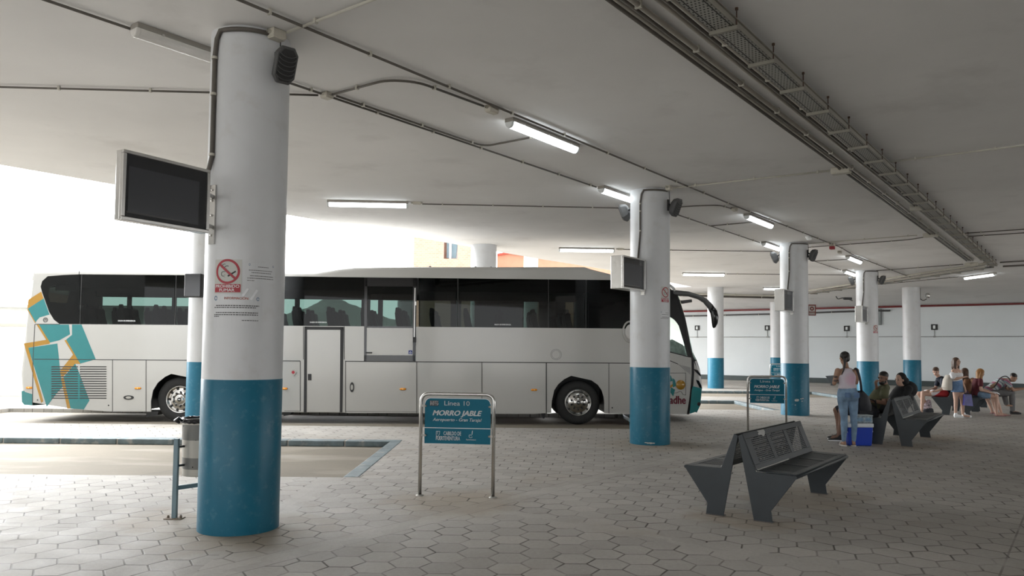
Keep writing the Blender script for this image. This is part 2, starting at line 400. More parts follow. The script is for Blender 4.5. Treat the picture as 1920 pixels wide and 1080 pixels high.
def on_pillar(k, ang, z, off=0.0):
    x, y = PILL[k]; return Vector((x+math.cos(ang)*(PR+off), y+math.sin(ang)*(PR+off), z))
def wrap(me, k, a0, off):
    """bend a flat mesh (x = arc length, y = height, z = outwards) round pillar k"""
    x0, y0 = PILL[k]
    for v in me.vertices:
        a = a0 + v.co.x/PR; r = PR+off+v.co.z; v.co = Vector((x0+math.cos(a)*r, y0+math.sin(a)*r, v.co.y))
def text_mesh(txt, size, bold=0.0, shear=0.0, sx=1.0, align='CENTER', ext=0.0):
    cu = bpy.data.curves.new('lettering', 'FONT'); cu.body = txt; cu.size = size; cu.align_x = align; cu.align_y = 'CENTER'
    cu.shear = shear; cu.extrude = ext; cu.resolution_u = 3
    ob = bpy.data.objects.new('lettering', cu); COL.objects.link(ob)
    bpy.context.view_layer.update()
    me = bpy.data.meshes.new_from_object(ob.evaluated_get(bpy.context.evaluated_depsgraph_get()))
    bpy.data.objects.remove(ob); bpy.data.curves.remove(cu)
    if bold:        # heavier strokes: the same letters laid over each other, slightly shifted
        bm = bmesh.new(); b2_ = bmesh.new(); b2_.from_mesh(me)
        for dx, dy in ((-1, 0), (1, 0), (0, 1), (0, -1)):
            k = me.copy()
            for v in k.vertices: v.co.x += dx*bold; v.co.y += dy*bold*.6
            bm.from_mesh(k); bpy.data.meshes.remove(k)
        bm.to_mesh(me); bm.free(); b2_.free()
    for v in me.vertices: v.co.x *= sx
    me.materials.clear(); return me
def fit_text(me, wd):
    xs = [v.co.x for v in me.vertices]; w0 = max(xs)-min(xs); c = (max(xs)+min(xs))/2
    for v in me.vertices: v.co.x = (v.co.x-c)*wd/w0
    return me
def sub_strip(x0, x1, y0, y1, n=10):
    """flat strip with n columns so it can be bent"""
    m = M()
    for i in range(n):
        a = x0+(x1-x0)*i/n; b = x0+(x1-x0)*(i+1)/n
        m.poly([(a, y0, 0), (b, y0, 0), (b, y1, 0), (a, y1, 0)])
    return m
def obj_from(me, name, material, parent=None):
    me.materials.clear(); me.materials.append(material)
    o = bpy.data.objects.new(name, me); COL.objects.link(o); o.parent = parent; return o
def bent(m, name, material, k, a0, off, parent):
    o = m.build(name, material, parent); wrap(o.data, k, a0, off); return o

# ---- notices pasted on the pillars (angles measured round the pillar)
def angle_at(k, px, py):
    """where a sight line first meets pillar k"""
    x0, y0 = PILL[k]; d = ray(px, py); a = d.x**2+d.y**2; b = -2*(d.x*x0+d.y*y0); c = x0*x0+y0*y0-PR*PR
    disc = max(b*b-4*a*c, 0); t = (-b-math.sqrt(disc))/(2*a); p = d*t
    return math.atan2(p.y-y0, p.x-x0), EYE+p.z
def smoke_sign(k, px0, py0, px1, py1, label):
    a0, zt = angle_at(k, px0, py0); a1, zb = angle_at(k, px1, py1); wd = (a1-a0)*PR; am = (a0+a1)/2; h = zt-zb; zc = (zt+zb)/2
    t = thing('no_smoking_sign', label, 'sign', (0, 0, 0))
    bent(sub_strip(-wd/2, wd/2, zb, zt, 12), 'plate', M_PAPER, k, am, .003, t)
    cy = zt-h*.355; R = wd*.44
    m = M()
    for i in range(48):
        a = i*2*PI/48; b = (i+1)*2*PI/48
        m.poly([(math.cos(a)*R, cy+math.sin(a)*R, 0), (math.cos(b)*R, cy+math.sin(b)*R, 0), (math.cos(b)*R*.82, cy+math.sin(b)*R*.82, 0), (math.cos(a)*R*.82, cy+math.sin(a)*R*.82, 0)])
    bent(m, 'red_ring', M_RED, k, am, .005, t)
    m = M(); c, s_ = math.cos(-.72), math.sin(-.72)
    for i in range(8):
        x0 = -R*.88+i*R*1.76/8; x1 = x0+R*1.76/8
        m.poly([(x*c-y*s_, cy+x*s_+y*c, 0) for x, y in ((x0, -R*.09), (x1, -R*.09), (x1, R*.09), (x0, R*.09))])
    bent(m, 'red_slash', M_RED, k, am, .0065, t)
    m = M(); c, s_ = math.cos(.42), math.sin(.42)
    m.poly([(x*c-y*s_, cy+x*s_+y*c, 0) for x, y in ((-R*.1, -R*.44), (R*.62, -R*.32), (R*.62, -R*.2), (-R*.1, -R*.3))])
    for (ex, ey, rr) in ((-.25, .42, .2), (-.02, .22, .26), (-.3, -.2, .22), (-.18, -.36, .1)):
        for j in range(9):
            a = 1.0+j*.42; b = a+.42
            m.poly([(R*(ex+math.cos(a)*rr), cy+R*(ey+math.sin(a)*rr), 0), (R*(ex+math.cos(b)*rr), cy+R*(ey+math.sin(b)*rr), 0), (R*(ex+math.cos(b)*rr*.78), cy+R*(ey+math.sin(b)*rr*.78), 0), (R*(ex+math.cos(a)*rr*.78), cy+R*(ey+math.sin(a)*rr*.78), 0)])
    bent(m, 'cigarette', M_PBLACK, k, am, .0055, t)
    bent(sub_strip(-wd*.47, wd*.47, zb+h*.035, zb+h*.275, 12), 'red_panel', M_RED, k, am, .005, t)
    for tx, yy, fw in (('PROHIBIDO', .205, .86), ('FUMAR', .095, .55)):
        me = fit_text(text_mesh(tx, h*.125, bold=h*.0012), wd*fw)
        for v in me.vertices: v.co.y += zb+h*yy
        o = obj_from(me, 'lettering', M_WHT, t); wrap(me, k, am, .0065)
    return t
smoke_sign('c1', 404.5, 487, 452.5, 550.5, 'red and white PROHIBIDO FUMAR sign on the nearest pillar')
smoke_sign('c2', 1239.5, 537, 1253.5, 568, 'small red and white no smoking sign on the pillar before the coach nose')
smoke_sign('c4', 1637, 609, 1645.5, 625, 'tiny red and white no smoking sign on the pillar behind the cooler')

M_FILM = mat('notice_film', (.60, .61, .625), .36, var=.02)
def notice(k, px0, py0, px1, py1, rows, label, name='notice', title=None, extras=()):
    a0, zt = angle_at(k, px0, py0); a1, zb = angle_at(k, px1, py1); wd = (a1-a0)*PR; am = (a0+a1)/2; h = zt-zb
    t = thing(name, label, 'notice')
    bent(sub_strip(-wd/2, wd/2, zb, zt, 12), 'sheet', M_FILM, k, am, .002, t)
    m = M(); rr = random.Random(int(px0))
    for (fy, fx0, fx1, fh) in rows:
        x = fx0
        while x < fx1:
            l = rr.uniform(.02, .06); e = min(x+l, fx1)
            m.poly([(wd*(x-.5), zt-h*fy-h*fh/2, 0), (wd*(e-.5), zt-h*fy-h*fh/2, 0), (wd*(e-.5), zt-h*fy+h*fh/2, 0), (wd*(x-.5), zt-h*fy+h*fh/2, 0)])
            x = e+rr.uniform(.006, .012)
    tag(bent(m, 'print_lines', M_DARKG, k, am, .0032, t), kind='stuff')
    if title:
        me = fit_text(text_mesh(title, h*.11, bold=h*.002), wd*.50)
        for v in me.vertices: v.co.y += zt-h*.075; v.co.x -= wd*.0
        obj_from(me, 'lettering', mat('print_orange', (.42, .10, .06), .5, var=0), t); wrap(me, k, am, .0034)
    for (fx, fy, s) in extras:
        m = M()
        for i in range(10):
            a = i*.6; m.poly([(wd*(fx-.5)+math.cos(a)*s, zt-h*fy+math.sin(a)*s*1.2, 0), (wd*(fx-.5)+math.cos(a+.6)*s, zt-h*fy+math.sin(a+.6)*s*1.2, 0), (wd*(fx-.5)+math.cos(a+.6)*s*.6, zt-h*fy+math.sin(a+.6)*s*.7, 0), (wd*(fx-.5)+math.cos(a)*s*.6, zt-h*fy+math.sin(a)*s*.7, 0)])
        bent(m, 'emblem', mat('emblem_blue', (.13, .20, .30), .5, var=0), k, am, .0034, t)
    return t
notice('c1', 402, 555, 488, 616, [(.30, .06, .96, .03), (.36, .02, .90, .028), (.52, .06, .94, .028), (.585, .02, .94, .028), (.64, .02, .14, .026), (.76, .62, .95, .022)], 'laminated notice headed INFORMACIÓN below the no smoking sign', 'notice', 'INFORMACIÓN:', ((.05, .07, .018), (.93, .08, .014)))
notice('c1', 462, 492, 515, 533, [(.20, .36, .72, .03), (.38, .08, .86, .03), (.50, .16, .82, .03), (.66, .12, .92, .035), (.78, .04, .92, .035), (.90, .04, .26, .03)], 'curled white notice right of the PROHIBIDO FUMAR sign', extras=((.10, .10, .008), (.90, .12, .008)))
notice('c2', 1236, 583, 1254.5, 600, [(.2, .5, .95, .05), (.4, .2, .9, .05), (.7, .2, .95, .06), (.85, .1, .9, .05)], 'small white notice under the sign on the pillar before the coach', extras=((.15, .12, .01),))
# scraps of sticky tape
M_TAPE = mat('sticky_tape', (.75, .76, .78), .15, var=0)
for (x, y, dx, dy, nm) in ((460, 548, 5, -7, 'strip of shiny tape between the two notices'), (476, 553, 6, -9, 'strip of yellowed tape right of the shiny one')):
    a0, z0 = angle_at('c1', x-dx, y-dy); a1, z1 = angle_at('c1', x+dx, y+dy); am = (a0+a1)/2; wx = (a1-a0)*PR/2; zc = (z0+z1)/2; hz = (z1-z0)/2
    m = M(); q = .009
    for i in range(4):
        s0 = -1+i*.5; s1 = s0+.5
        m.poly([(wx*s0-q, zc+hz*s0+q*.4, 0), (wx*s0+q, zc+hz*s0-q*.4, 0), (wx*s1+q, zc+hz*s1-q*.4, .004*(i % 2)), (wx*s1-q, zc+hz*s1+q*.4, .004*(i % 2))])
    o = m.build('tape_strip', M_TAPE); wrap(o.data, 'c1', am, .003); tag(o, nm, 'tape')

# ================================================================ SCREENS ON THE PILLARS
def screen(k, R, L, zt, zb, depth, label, arms=True, slope=0):
    R = Vector((*R, 0)); L = Vector((*L, 0)); d = (R-L); wd = d.length; d.normalize(); nrm = Vector((d.y, -d.x, 0))
    t = thing('monitor', label, 'monitor', (L.x, L.y, zb), math.atan2(d.y, d.x), 'public monitors fixed to the pillars')
    h = zt-zb; b = .028
    m = M(); m.box(0, wd, .012, depth, 0, h); m.build('casing', M_STEEL, t, bevel=.008)      # local y points behind the screen
    m = M()
    for (x0, x1, z0, z1) in ((0, wd, 0, b), (0, wd, h-b, h), (0, b, b, h-b), (wd-b, wd, b, h-b)): m.box(x0, x1, -.022, .012, z0, z1)
    m.build('bezel', M_STEEL, t, bevel=.004)
    m = M(); m.box(b, wd-b, -.004, .011, b, h-b); m.build('glass', M_SCREEN, t)
    m = M(); m.box(b+.03, wd-.10, -.006, -.003, .06, h-.12); m.build('display_panel', mat('display_panel', (.035, .038, .045), .25, var=0), t)
    m = M(); m.box(b+.02, wd*.75, -.0075, -.0055, .062, .075); m.build('control_strip', M_DARKG, t)
    # bracket
    c = Vector((*PILL[k], 0)); loc = lambda p: Matrix.Rotation(-math.atan2(d.y, d.x), 4, 'Z') @ (p-L)
    cc = loc(c); rx, ry = cc.x, cc.y
    yb = .17 if k == 'c1' else .045
    wallx = rx-math.sqrt(max(PR*PR-(ry-yb)**2, .01))
    m = M()
    m.box(wallx-.018, wallx+.006, yb-.035, yb+.035, -.06, h*.86)
    for z in (.07, h*.62): m.prism([(wd-.02, .03, z), (wallx, yb-.02, z), (wallx, yb+.01, z), (wd-.02, .06, z)], (0, 0, 0), (0, 0, .035))
    for z in (.02, .2, .33, h*.78): m.lathe([(.011, 0), (.008, .012), (0, .014)], (wallx-.018, yb, z), (-1, 0, 0), 8)
    m.build('wall_bracket', M_STEEL, t)
    return t
screen('c1', (-2.63, 6.60), (-3.03, 5.90), 3.17, 2.62, .075, 'big steel framed monitor with a dark screen hung left of the nearest pillar')
for k, lab in (('c2', 'grey cased monitor with white side on the pillar before the coach nose'), ('c3', 'monitor with glaring white side on the pillar behind the small line sign'), ('c4', 'smallest monitor, on the pillar behind the people at the cooler')):
    x, y = PILL[k]; c = Vector((x, y))
    R = c + Vector((.6, .8))*-.38 + Vector((.8, -.6))*.09; L = R - Vector((.6, .8))*.82
    screen(k, (R.x, R.y), (L.x, L.y), 3.25, 2.69, .22, lab)
# the dark panel on the half hidden pillar
t = thing('monitor', 'small black screen on the half hidden pillar left of the nearest pillar', 'monitor', (-6.02, 14.26, 2.55), 0)
m = M(); m.box(-.02, .30, -.12, .04, 0, .44); m.build('casing', M_BLACK, t, bevel=.03, bseg=3)
m = M(); m.box(.0, .28, -.124, -.119, .02, .42); m.build('glass', M_SCREEN, t)
m = M(); m.box(.10, .18, .03, .16, .18, .26); m.build('wall_bracket', M_DARKG, t)

# ================================================================ SPEAKERS
def rounded_oct(w_, h_, c):
    return [(-w_+c, -h_), (w_-c, -h_), (w_, -h_+c*1.4), (w_, h_-c*1.4), (w_-c, h_), (-w_+c, h_), (-w_, h_-c*1.4), (-w_, -h_+c*1.4)]
def speaker(pos, yaw, label):
    t = thing('loudspeaker', label, 'speaker', pos, yaw, 'black loudspeakers high on the pillars'); 
    T = Matrix.Translation((.12, 0, 0)) @ Matrix.Scale(.88, 4) @ Matrix.Rotation(math.radians(22), 4, 'Y')
    m = M(T); secs = [(-.06, .06, .10, .03), (-.03, .085, .15, .04), (.05, .115, .185, .05), (.085, .118, .188, .05), (.10, .105, .175, .05)]
    rings = []
    for (x, w_, h_, c) in secs: rings.append([m.pt((x, a, b)) for a, b in rounded_oct(w_, h_, c)])
    for i in range(len(rings)-1):
        for j in range(8): m.face((rings[i][j], rings[i][(j+1) % 8], rings[i+1][(j+1) % 8], rings[i+1][j]))
    m.face(rings[0]); m.face(rings[-1])
    m.build('housing', M_DARKG, t, bevel=.012, bseg=3)
    m = M(T); m.prism([(.101, a, b) for a, b in rounded_oct(.093, .16, .045)], (0, 0, 0), (.004, 0, 0)); g = m.build('grille', M_BLACK, t)
    m = M(T)
    for i in range(6):
        z = -.12+i*.045; path = [(.112+.012*math.cos(a*1.2), .088*math.sin(a), z-.022*math.cos(a*1.5)) for a in [j*PI/8-PI/2 for j in range(9)]]
        m.tube(path, .0045, 5)
    m.build('grille_bars', M_DARKG, t)
    m = M(); m.box(-.012, .02, -.03, .03, -.06, .14); m.tube([(.01, 0, .06), (.06, 0, .03), (.09, 0, 0)], .018, 8); m.build('bracket', M_BLACK, t)
    m = M(); m.tube(bend([(.02, .02, .10), (.015, .02, .28), (.01, .01, CZ-pos[2]-.02)], .05), .006, 6); m.build('cable', M_BLACK, t)
    return t
aq = math.atan2(-.6, .8)
spk = {'c1': ('loudspeaker with ribbed grille high on the right of the nearest pillar', 'sliver of a loudspeaker peeping out left of the nearest pillar'),
       'c2': ('loudspeaker on the right of the pillar before the coach nose', 'loudspeaker on the left of the pillar before the coach nose'),
       'c3': ('loudspeaker on the right of the pillar beside the red fire sign', 'loudspeaker on the left of the pillar beside the red fire sign'),
       'c4': ('loudspeaker on the right of the pillar behind the cooler', 'loudspeaker on the left of the pillar behind the cooler')}
for k, (lr, ll) in spk.items():
    yw = aq-(.22 if k == 'c1' else .1)
    speaker(on_pillar(k, aq if k != 'c1' else aq+.10, 4.21), yw, lr)
    speaker(on_pillar(k, aq+PI-(.0 if k != 'c1' else .22), 4.22), aq+PI+(.1 if k != 'c1' else -.2), ll)

# ================================================================ CONDUITS, BOXES, LAMPS
def conduit(path, label, r=.014, clips=1.0, mt=None, name='conduit', group=None, rc=.15, up=True):
    path = bend(path, rc); c = sum(path, Vector())/len(path); c.z = min(p.z for p in path)
    t = thing(name, label, 'pipe', c, 0, group)
    m = M(Matrix.Translation(-c)); m.tube(path, r, 8); m.build('pipe', mt or M_CONDUIT, t)
    if clips:
        mc = None; acc = clips*.4
        for i in range(len(path)-1):
            a, b = path[i], path[i+1]; L = (b-a).length; d = (b-a)/max(L, 1e-6)
            while acc < L:
                p = a+d*acc-c
                if abs(d.z) < .5:
                    if mc is None:
                        mm = M(); mm.box(-.012, .012, -r-.006, r+.006, -r-.004, r+.014); ob = mm.build('clip', M_CONDUITL, t); mc = ob.data
                    else: ob = bpy.data.objects.new('clip', mc); COL.objects.link(ob); ob.parent = t
                    ob.location = p; ob.rotation_euler = (0, 0, math.atan2(d.y, d.x))
                acc += clips
            acc -= L
    return t
z0 = CZ-.03
conduit([UQ(-1, -6.88, z0), UQ(11.6, -6.88, z0)], 'dark conduit from top left, past the unlit lamp, to the second pillar')
conduit([UQ(5.7, -6.80, z0), UQ(8.2, -6.80, z0), UQ(8.36, -6.72, z0), UQ(8.36, -5.7, z0)], 'second conduit running beside the long one and turning off to the brightest lamp')
conduit([UQ(13.1, -6.88, z0), UQ(20.0, -6.88, z0)], 'dark conduit from the second pillar to the lit lamp at the third pillar')
conduit([UQ(21.4, -6.88, z0), UQ(28.2, -6.88, z0)], 'dark conduit between the third and fourth pillars')
conduit([UQ(16.7, -6.88, z0), UQ(16.7, -5.7, z0)], 'short cross conduit to the lit lamp before the third pillar')
conduit([UQ(25.0, -6.88, z0), UQ(25.0, -5.7, z0)], 'short cross conduit to the lit lamp before the fourth pillar')
conduit([UQ(0, -5.57, z0), UQ(14.5, -5.53, z0), UQ(22, -5.38, z0), UQ(24, -5.5, z0), UQ(30.5, -5.4, z0), UQ(32.5, -5.33, z0)], 'long thin conduit running diagonally from above the nearest pillar to the far tray', clips=1.15)
conduit([UQ(4.26, -5.78, z0), UQ(4.26, -3.15, z0)], 'pale conduit from the box on the nearest pillar up to the right', mt=M_CONDUITL)
conduit([UQ(2.2, -11.0, z0), UQ(5.56, -6.95, z0)], 'straight thin conduit across the ceiling at far left', r=.012)
conduit([UQ(5.64, -6.8, z0), UQ(5.66, -5.95, z0), UQ(5.9, -5.72, z0), UQ(6.95, -5.66, z0)], 'bent conduit from the square box to the box above the brightest lamp')
conduit([Vector((-1.80, 15.15, z0)), Vector((2.45, 15.4, z0))], 'thin conduit from the long lit lamp above the coach to the second pillar', r=.012)
conduit([Vector((3.1, 21.75, z0)), Vector((7.4, 21.85, z0))], 'thin conduit from the second long lamp to the third pillar', r=.012)
conduit([Vector((3.1, 15.0, z0)), Vector((-1.2+4.3, 15.3, z0)), UQ(14.2, -6.2, z0), UQ(14.4, -5.75, z0), UQ(15.0, -5.68, z0)], 'bent conduit leading to the lit lamp right of the second pillar', r=.012)
conduit([Vector((7.9, 28.35, z0)), Vector((12.4, 28.3, z0))], 'thin conduit from the third long lamp to the fourth pillar', r=.012)
conduit([UQ(12.42, -5.8, z0), UQ(12.62, -3.2, z0)], 'pale conduit from the second pillar to the long junction box', mt=M_CONDUITL)
conduit([UQ(12.52, -2.4, z0), UQ(12.56, 2, z0)], 'pale conduit right of the cable tray, the nearest of those', mt=M_CONDUITL)
conduit([UQ(20.85, -5.9, z0), UQ(20.75, -3.3, z0)], 'upper of the two conduits right of the third pillar', mt=M_CONDUITL, r=.012)
conduit([UQ(21.6, -6.4, z0), UQ(21.45, -3.6, z0), UQ(21.1, -3.1, z0), UQ(21.1, -2.9, z0)], 'lower of the two conduits right of the third pillar', r=.012)
conduit([UQ(21.0, -2.4, z0), UQ(21.1, 1.5, z0)], 'upper of the two conduits right of the tray at mid depth', r=.012)
conduit([UQ(21.6, -2.4, z0), UQ(21.8, 1.5, z0)], 'lower of the two conduits right of the tray at mid depth', r=.012)
conduit([UQ(29.0, -5.9, z0), UQ(28.3, -3.2, z0)], 'conduit from the fourth pillar to the farthest junction box', r=.012)
# pipe bundles beside the cable tray
M_PIPE2 = mat('pipe_tan', (.30, .275, .235), .4, var=.1)
for i, (q, r, zz) in enumerate(((-3.11, .018, z0), (-3.06, .016, z0), (-3.01, .016, z0), (-2.95, .024, z0-.005))):
    conduit([UQ(.5, q, zz), UQ(27.3, q+.12, zz)], ['leftmost pipe', 'second pipe', 'third pipe', 'thickest pipe'][i]+' of the left bundle that runs along the cable tray', r=r, clips=1.16 if i == 3 else 0, group='pipes of the left bundle', mt=M_PIPE2 if i in (1, 3) else None)
for i, (q, r, zz) in enumerate(((-2.80, .018, z0), (-2.75, .016, z0), (-2.68, .028, z0-.008))):
    conduit([UQ(.5, q, zz), UQ(27.3, q+.2, zz)], ['leftmost pipe', 'middle pipe', 'thickest pipe'][i]+' of the right bundle, next to the cable tray', r=r, clips=1.16 if i == 2 else 0, group='pipes of the right bundle', mt=M_PIPE2 if i in (0, 2) else None)
# conduits down the pillars to the monitors
def pillar_conduit(k, px, pts, label, r=.016):
    a, _ = angle_at(k, px, 600 if k != 'c1' else 200)
    x, y = PILL[k]; P = []
    a_end = math.atan2(-.6, .8)+ (-.12 if k == 'c1' else -.15)
    top = CZ-.045
    for j in range(9):
        aa = a_end+(a+.18-a_end)*j/8; P.append(on_pillar(k, aa, top, .02))
    P += [on_pillar(k, a+.06, top-.07, .02), on_pillar(k, a, top-.22, .02), on_pillar(k, a, pts[0], .02)]
    P += [on_pillar(k, a-(pts[1]), pts[2], .025 if k != 'c1' else .06)]
    c = Vector((x, y, pts[2])); t = thing('conduit', label, 'pipe', c)
    m = M(Matrix.Translation(-c)); m.tube(P, r, 8); m.build('pipe', M_CONDUIT, t)
    for zc in (top-.24, (top+pts[0])/2, pts[0]+.02):
        mm = M(Matrix.Translation(-c)); p = on_pillar(k, a, zc, .022); mm.lathe([(r+.006, -.012), (r+.006, .012)], p, (0, 0, 1), 10); mm.build('clip', M_CONDUITL, t)
pillar_conduit('c1', 404, (3.35, .16, 3.05), 'dark conduit bending down the nearest pillar to the big monitor', .021)
pillar_conduit('c2', 1201, (3.75, .12, 3.22), 'thin conduit down the pillar before the coach nose to its monitor', .017)
pillar_conduit('c3', 1481, (3.75, .14, 3.22), 'thin conduit down the pillar beside the red fire sign', .017)
pillar_conduit('c4', 1620, (3.75, .16, 3.22), 'thin conduit down the pillar behind the cooler', .017)

def jbox(p, sx, sy, sz, label, rz=YU, cat='box', mt=None):
    t = thing('junction_box', label, cat, (p.x, p.y, CZ-sz), rz)
    m = M(); m.box(-sx/2, sx/2, -sy/2, sy/2, .012, sz); m.build('body', mt or M_BOXC, t, bevel=.008)
    m = M(); m.box(-sx/2+.006, sx/2-.006, -sy/2+.006, sy/2-.006, 0, .014); m.build('lid', mt or M_BOXC, t, bevel=.005)
    m = M()
    for dx in (-1, 1): m.lathe([(.018, 0), (.018, .03)], (dx*sx/2, 0, sz*.6), (dx, 0, 0), 10)
    m.build('gland', M_CONDUITL, t)
    return t
jbox(UQ(5.62, -6.87), .11, .11, .07, 'small square junction box where conduits meet, right of the nearest pillar')
jbox(UQ(7.08, -5.64), .17, .09, .085, 'cream junction box at the near end of the brightest lamp')
jbox(UQ(4.22, -5.88), .14, .10, .09, 'cream junction box on top of the nearest pillar')
jbox(Vector((-1.90, 15.1, 0)), .16, .09, .05, 'small junction box at the right end of the long lamp above the coach', 0)
jbox(Vector((3.05, 21.75, 0)), .16, .09, .05, 'small junction box at the right end of the second long lamp', 0)
jbox(UQ(12.35, -5.85), .12, .09, .08, 'junction box beside the top of the second pillar')
jbox(UQ(12.62, -3.06), .16, .28, .10, 'long cream junction box under the left pipe bundle, nearest one')
jbox(UQ(20.8, -3.02), .16, .32, .09, 'long cream junction box under the left pipe bundle, middle one')
jbox(UQ(28.2, -2.96), .16, .36, .09, 'long cream junction box under the left pipe bundle, farthest one')
jbox(UQ(16.6, -2.55), .07, .42, .12, 'cream trunking piece hung across the cable tray', mt=M_CONDUITL)
jbox(UQ(14.95, -5.66), .17, .09, .07, 'junction box before the lit lamp right of the second pillar')
jbox(UQ(23.1, -5.66), .17, .09, .07, 'junction box before the lit lamp left of the fourth pillar')
# smoke detector and alarm
t = thing('smoke_detector', 'round white smoke detector on the ceiling above the third pillar', 'detector', (*UQ(19.75, -5.56)[:2], CZ-.09))
m = M(); m.lathe([(0, 0), (.05, .002), (.07, .03), (.07, .05), (.09, .055), (.09, .09)], n=24); m.build('head', M_WHT, t)
t = thing('fire_alarm', 'small red fire alarm on the ceiling right of the third pillar', 'alarm', (*UQ(21.35, -5.42)[:2], CZ-.16), YU)
m = M(); m.box(-.09, .09, -.06, .06, .08, .16); m.build('base', M_BOXC, t, bevel=.01)
m = M(); m.box(-.07, .07, -.06, .06, 0, .09); m.build('sounder', M_RED, t, bevel=.015)

def lamp(c, rz, label, lit=True, L=1.57, drop=0):
    zb = CZ-.125
    t = thing('ceiling_lamp', label, 'lamp', (c.x, c.y, zb), rz, 'sealed strip lamps under the roof')
    m = M(); pr = [(-.065, .125), (-.07, .075), (.07, .075), (.065, .125)]
    m.prism([(-L/2, y, z) for y, z in pr], (0, 0, 0), (L, 0, 0)); m.build('base', M_LBASE, t, bevel=.006)
    m = M(); pr = [(-.064, .078)]+[(-.056*math.cos(a), .062-.062*math.sin(a)) for a in [i*PI/10 for i in range(11)]]+[(.064, .078)]
    m.prism([(-L/2+.03, y, z) for y, z in pr], (0, 0, 0), (L-.06, 0, 0)); d = m.build('diffuser', M_LAMP if lit else M_DIFF, t, bevel=.01)
    for s in (-1, 1):
        m = M(); m.prism([(s*(L/2-.012)-.02, y*1.04, z*1.0-.002) for y, z in pr], (0, 0, 0), (.045, 0, 0)); m.build('end_cap', M_DIFF if not lit else mat('lamp_end', (.7, .72, .72), .35), t, bevel=.012)
    m = M()
    for s in (-.35, 0, .35): m.box(s*L-.012, s*L+.012, -.076, .076, .07, .086)
    m.build('clasp', M_STEEL, t)
lamp(UQ(4.16, -6.80), YU, 'unlit strip lamp on the ceiling left of the nearest pillar', False)
lamp(UQ(8.35, -5.75), YU, 'lit strip lamp in the middle of the ceiling, nearest of the lit ones')
lamp(UQ(16.5, -5.69), YU, 'lit strip lamp between the second and third pillars')
lamp(UQ(24.95, -5.70), YU, 'small lit strip lamp just before the fourth pillar, on its right')
lamp(UQ(12.46, -6.83), YU, 'lit strip lamp touching the left of the second pillar')
lamp(UQ(20.76, -6.78), YU, 'lit strip lamp touching the left of the third pillar')
lamp(UQ(29.1, -6.80), YU, 'lit strip lamp touching the left of the fourth pillar')
lamp(Vector((-2.86, 15.06, 0)), .05, 'lit strip lamp above the roof of the coach, left one')
lamp(Vector((2.09, 21.7, 0)), .04, 'lit strip lamp above the roof of the coach, right one')
lamp(Vector((7.04, 28.3, 0)), .02, 'lit strip lamp seen between the second pillar and the far round one')
lamp(Vector((12.0, 34.4, 0)), .0, 'thin lit strip lamp left of the third pillar monitor')
lamp(Vector((17.0, 27.95, 0)), math.radians(-84), 'lit strip lamp at the far right under the second tray')

# ---- cable tray
def tray_mat():
    n = N('perforated_steel'); o = n.obj(); x, y, z = n.sep(o)
    a = n.m('SUBTRACT', n.m('FLOORED_MODULO', n.m('MULTIPLY', x, 22.0), 1.0), .5); row = n.m('FLOOR', n.m('MULTIPLY', x, 22.0))
    b = n.m('SUBTRACT', n.m('FLOORED_MODULO', n.m('ADD', n.m('MULTIPLY', y, 32.0), n.m('MULTIPLY', row, .5)), 1.0), .5)
    d = n.m('ADD', n.m('MULTIPLY', a, a), n.m('MULTIPLY', b, b)); hole = n.m('LESS_THAN', d, .065)
    slot = n.m('MAXIMUM', n.m('LESS_THAN', n.m('ABSOLUTE', n.m('SUBTRACT', y, -.075)), .006), n.m('LESS_THAN', n.m('ABSOLUTE', n.m('SUBTRACT', y, .065)), .006))
    f = n.m('MAXIMUM', hole, slot)
    c = n.mix(f, (.33, .32, .29), (.012, .012, .01)); n.l(c, n.b.inputs['Base Color']); n.b.inputs['Roughness'].default_value = .5; n.b.inputs['Metallic'].default_value = .2
    return n.mat
M_TRAY = tray_mat(); M_TRAYS = mat('tray_steel', (.24, .225, .19), .5, .2, var=.1)
def cable_tray(p0, p1, wd, zb, label, first, nbr, step, rods=True):
    p0 = Vector(p0); p1 = Vector(p1); d = (p1-p0); L = d.length; rz = math.atan2(d.y, d.x)
    t = thing('cable_tray', label, 'cable tray', (p0.x, p0.y, zb), rz)
    m = M(); m.box(0, L, -wd/2, wd/2, 0, .003); m.build('tray_floor', M_TRAY, t)
    for s in (-1, 1):
        m = M(); m.box(0, L, s*wd/2-.004, s*wd/2+.004, 0, .06); m.box(0, L, s*wd/2-s*.001, s*wd/2+s*.02, .052, .06); m.build('side_rail', M_TRAYS, t)
    m = M()
    for y in (-.06, -.02, .02, .06): m.tube([(0, y, .02), (L/2, y+.01, .022), (L, y, .02)], .014, 6)
    m.build('cables', M_BLACK, t)
    for i in range(nbr):
        x = first+i*step
        if x > L: break
        m = M(); m.box(x-.018, x+.018, -wd/2-.025, wd/2+.025, -.032, 0); b = m.build('bracket', M_TRAYS, t)
        if rods:
            m = M(); m.tube([(x, -wd/2-.012, -.02), (x, -wd/2-.012, CZ-zb)], .006, 6); m.lathe([(.014, 0), (.014, .02)], (x, -wd/2-.012, CZ-zb-.02), (0, 0, 1), 8); m.build('rod', mat('rusty_rod', (.08, .045, .03), .7), b)
    return t
cable_tray(UQ(0, -2.45), UQ(28.2, -2.36), .20, CZ-.155, 'long perforated cable tray hung under the ceiling at upper right', .62, 30, .93)
cable_tray((15.1, 24.3, 0), (14.0, 36.0, 0), .3, CZ-.16, 'second cable tray crossing the far ceiling towards the left', .5, 14, 1.1)
conduit([Vector((15.0, 24.2, z0)), Vector((13.75, 36.2, z0)), Vector((12.9, 38.0, z0-.09)), Vector((4.5, 37.2, z0-.02))], 'thick cream pipe following the second cable tray', r=.045, clips=1.4, mt=M_CONDUITL)
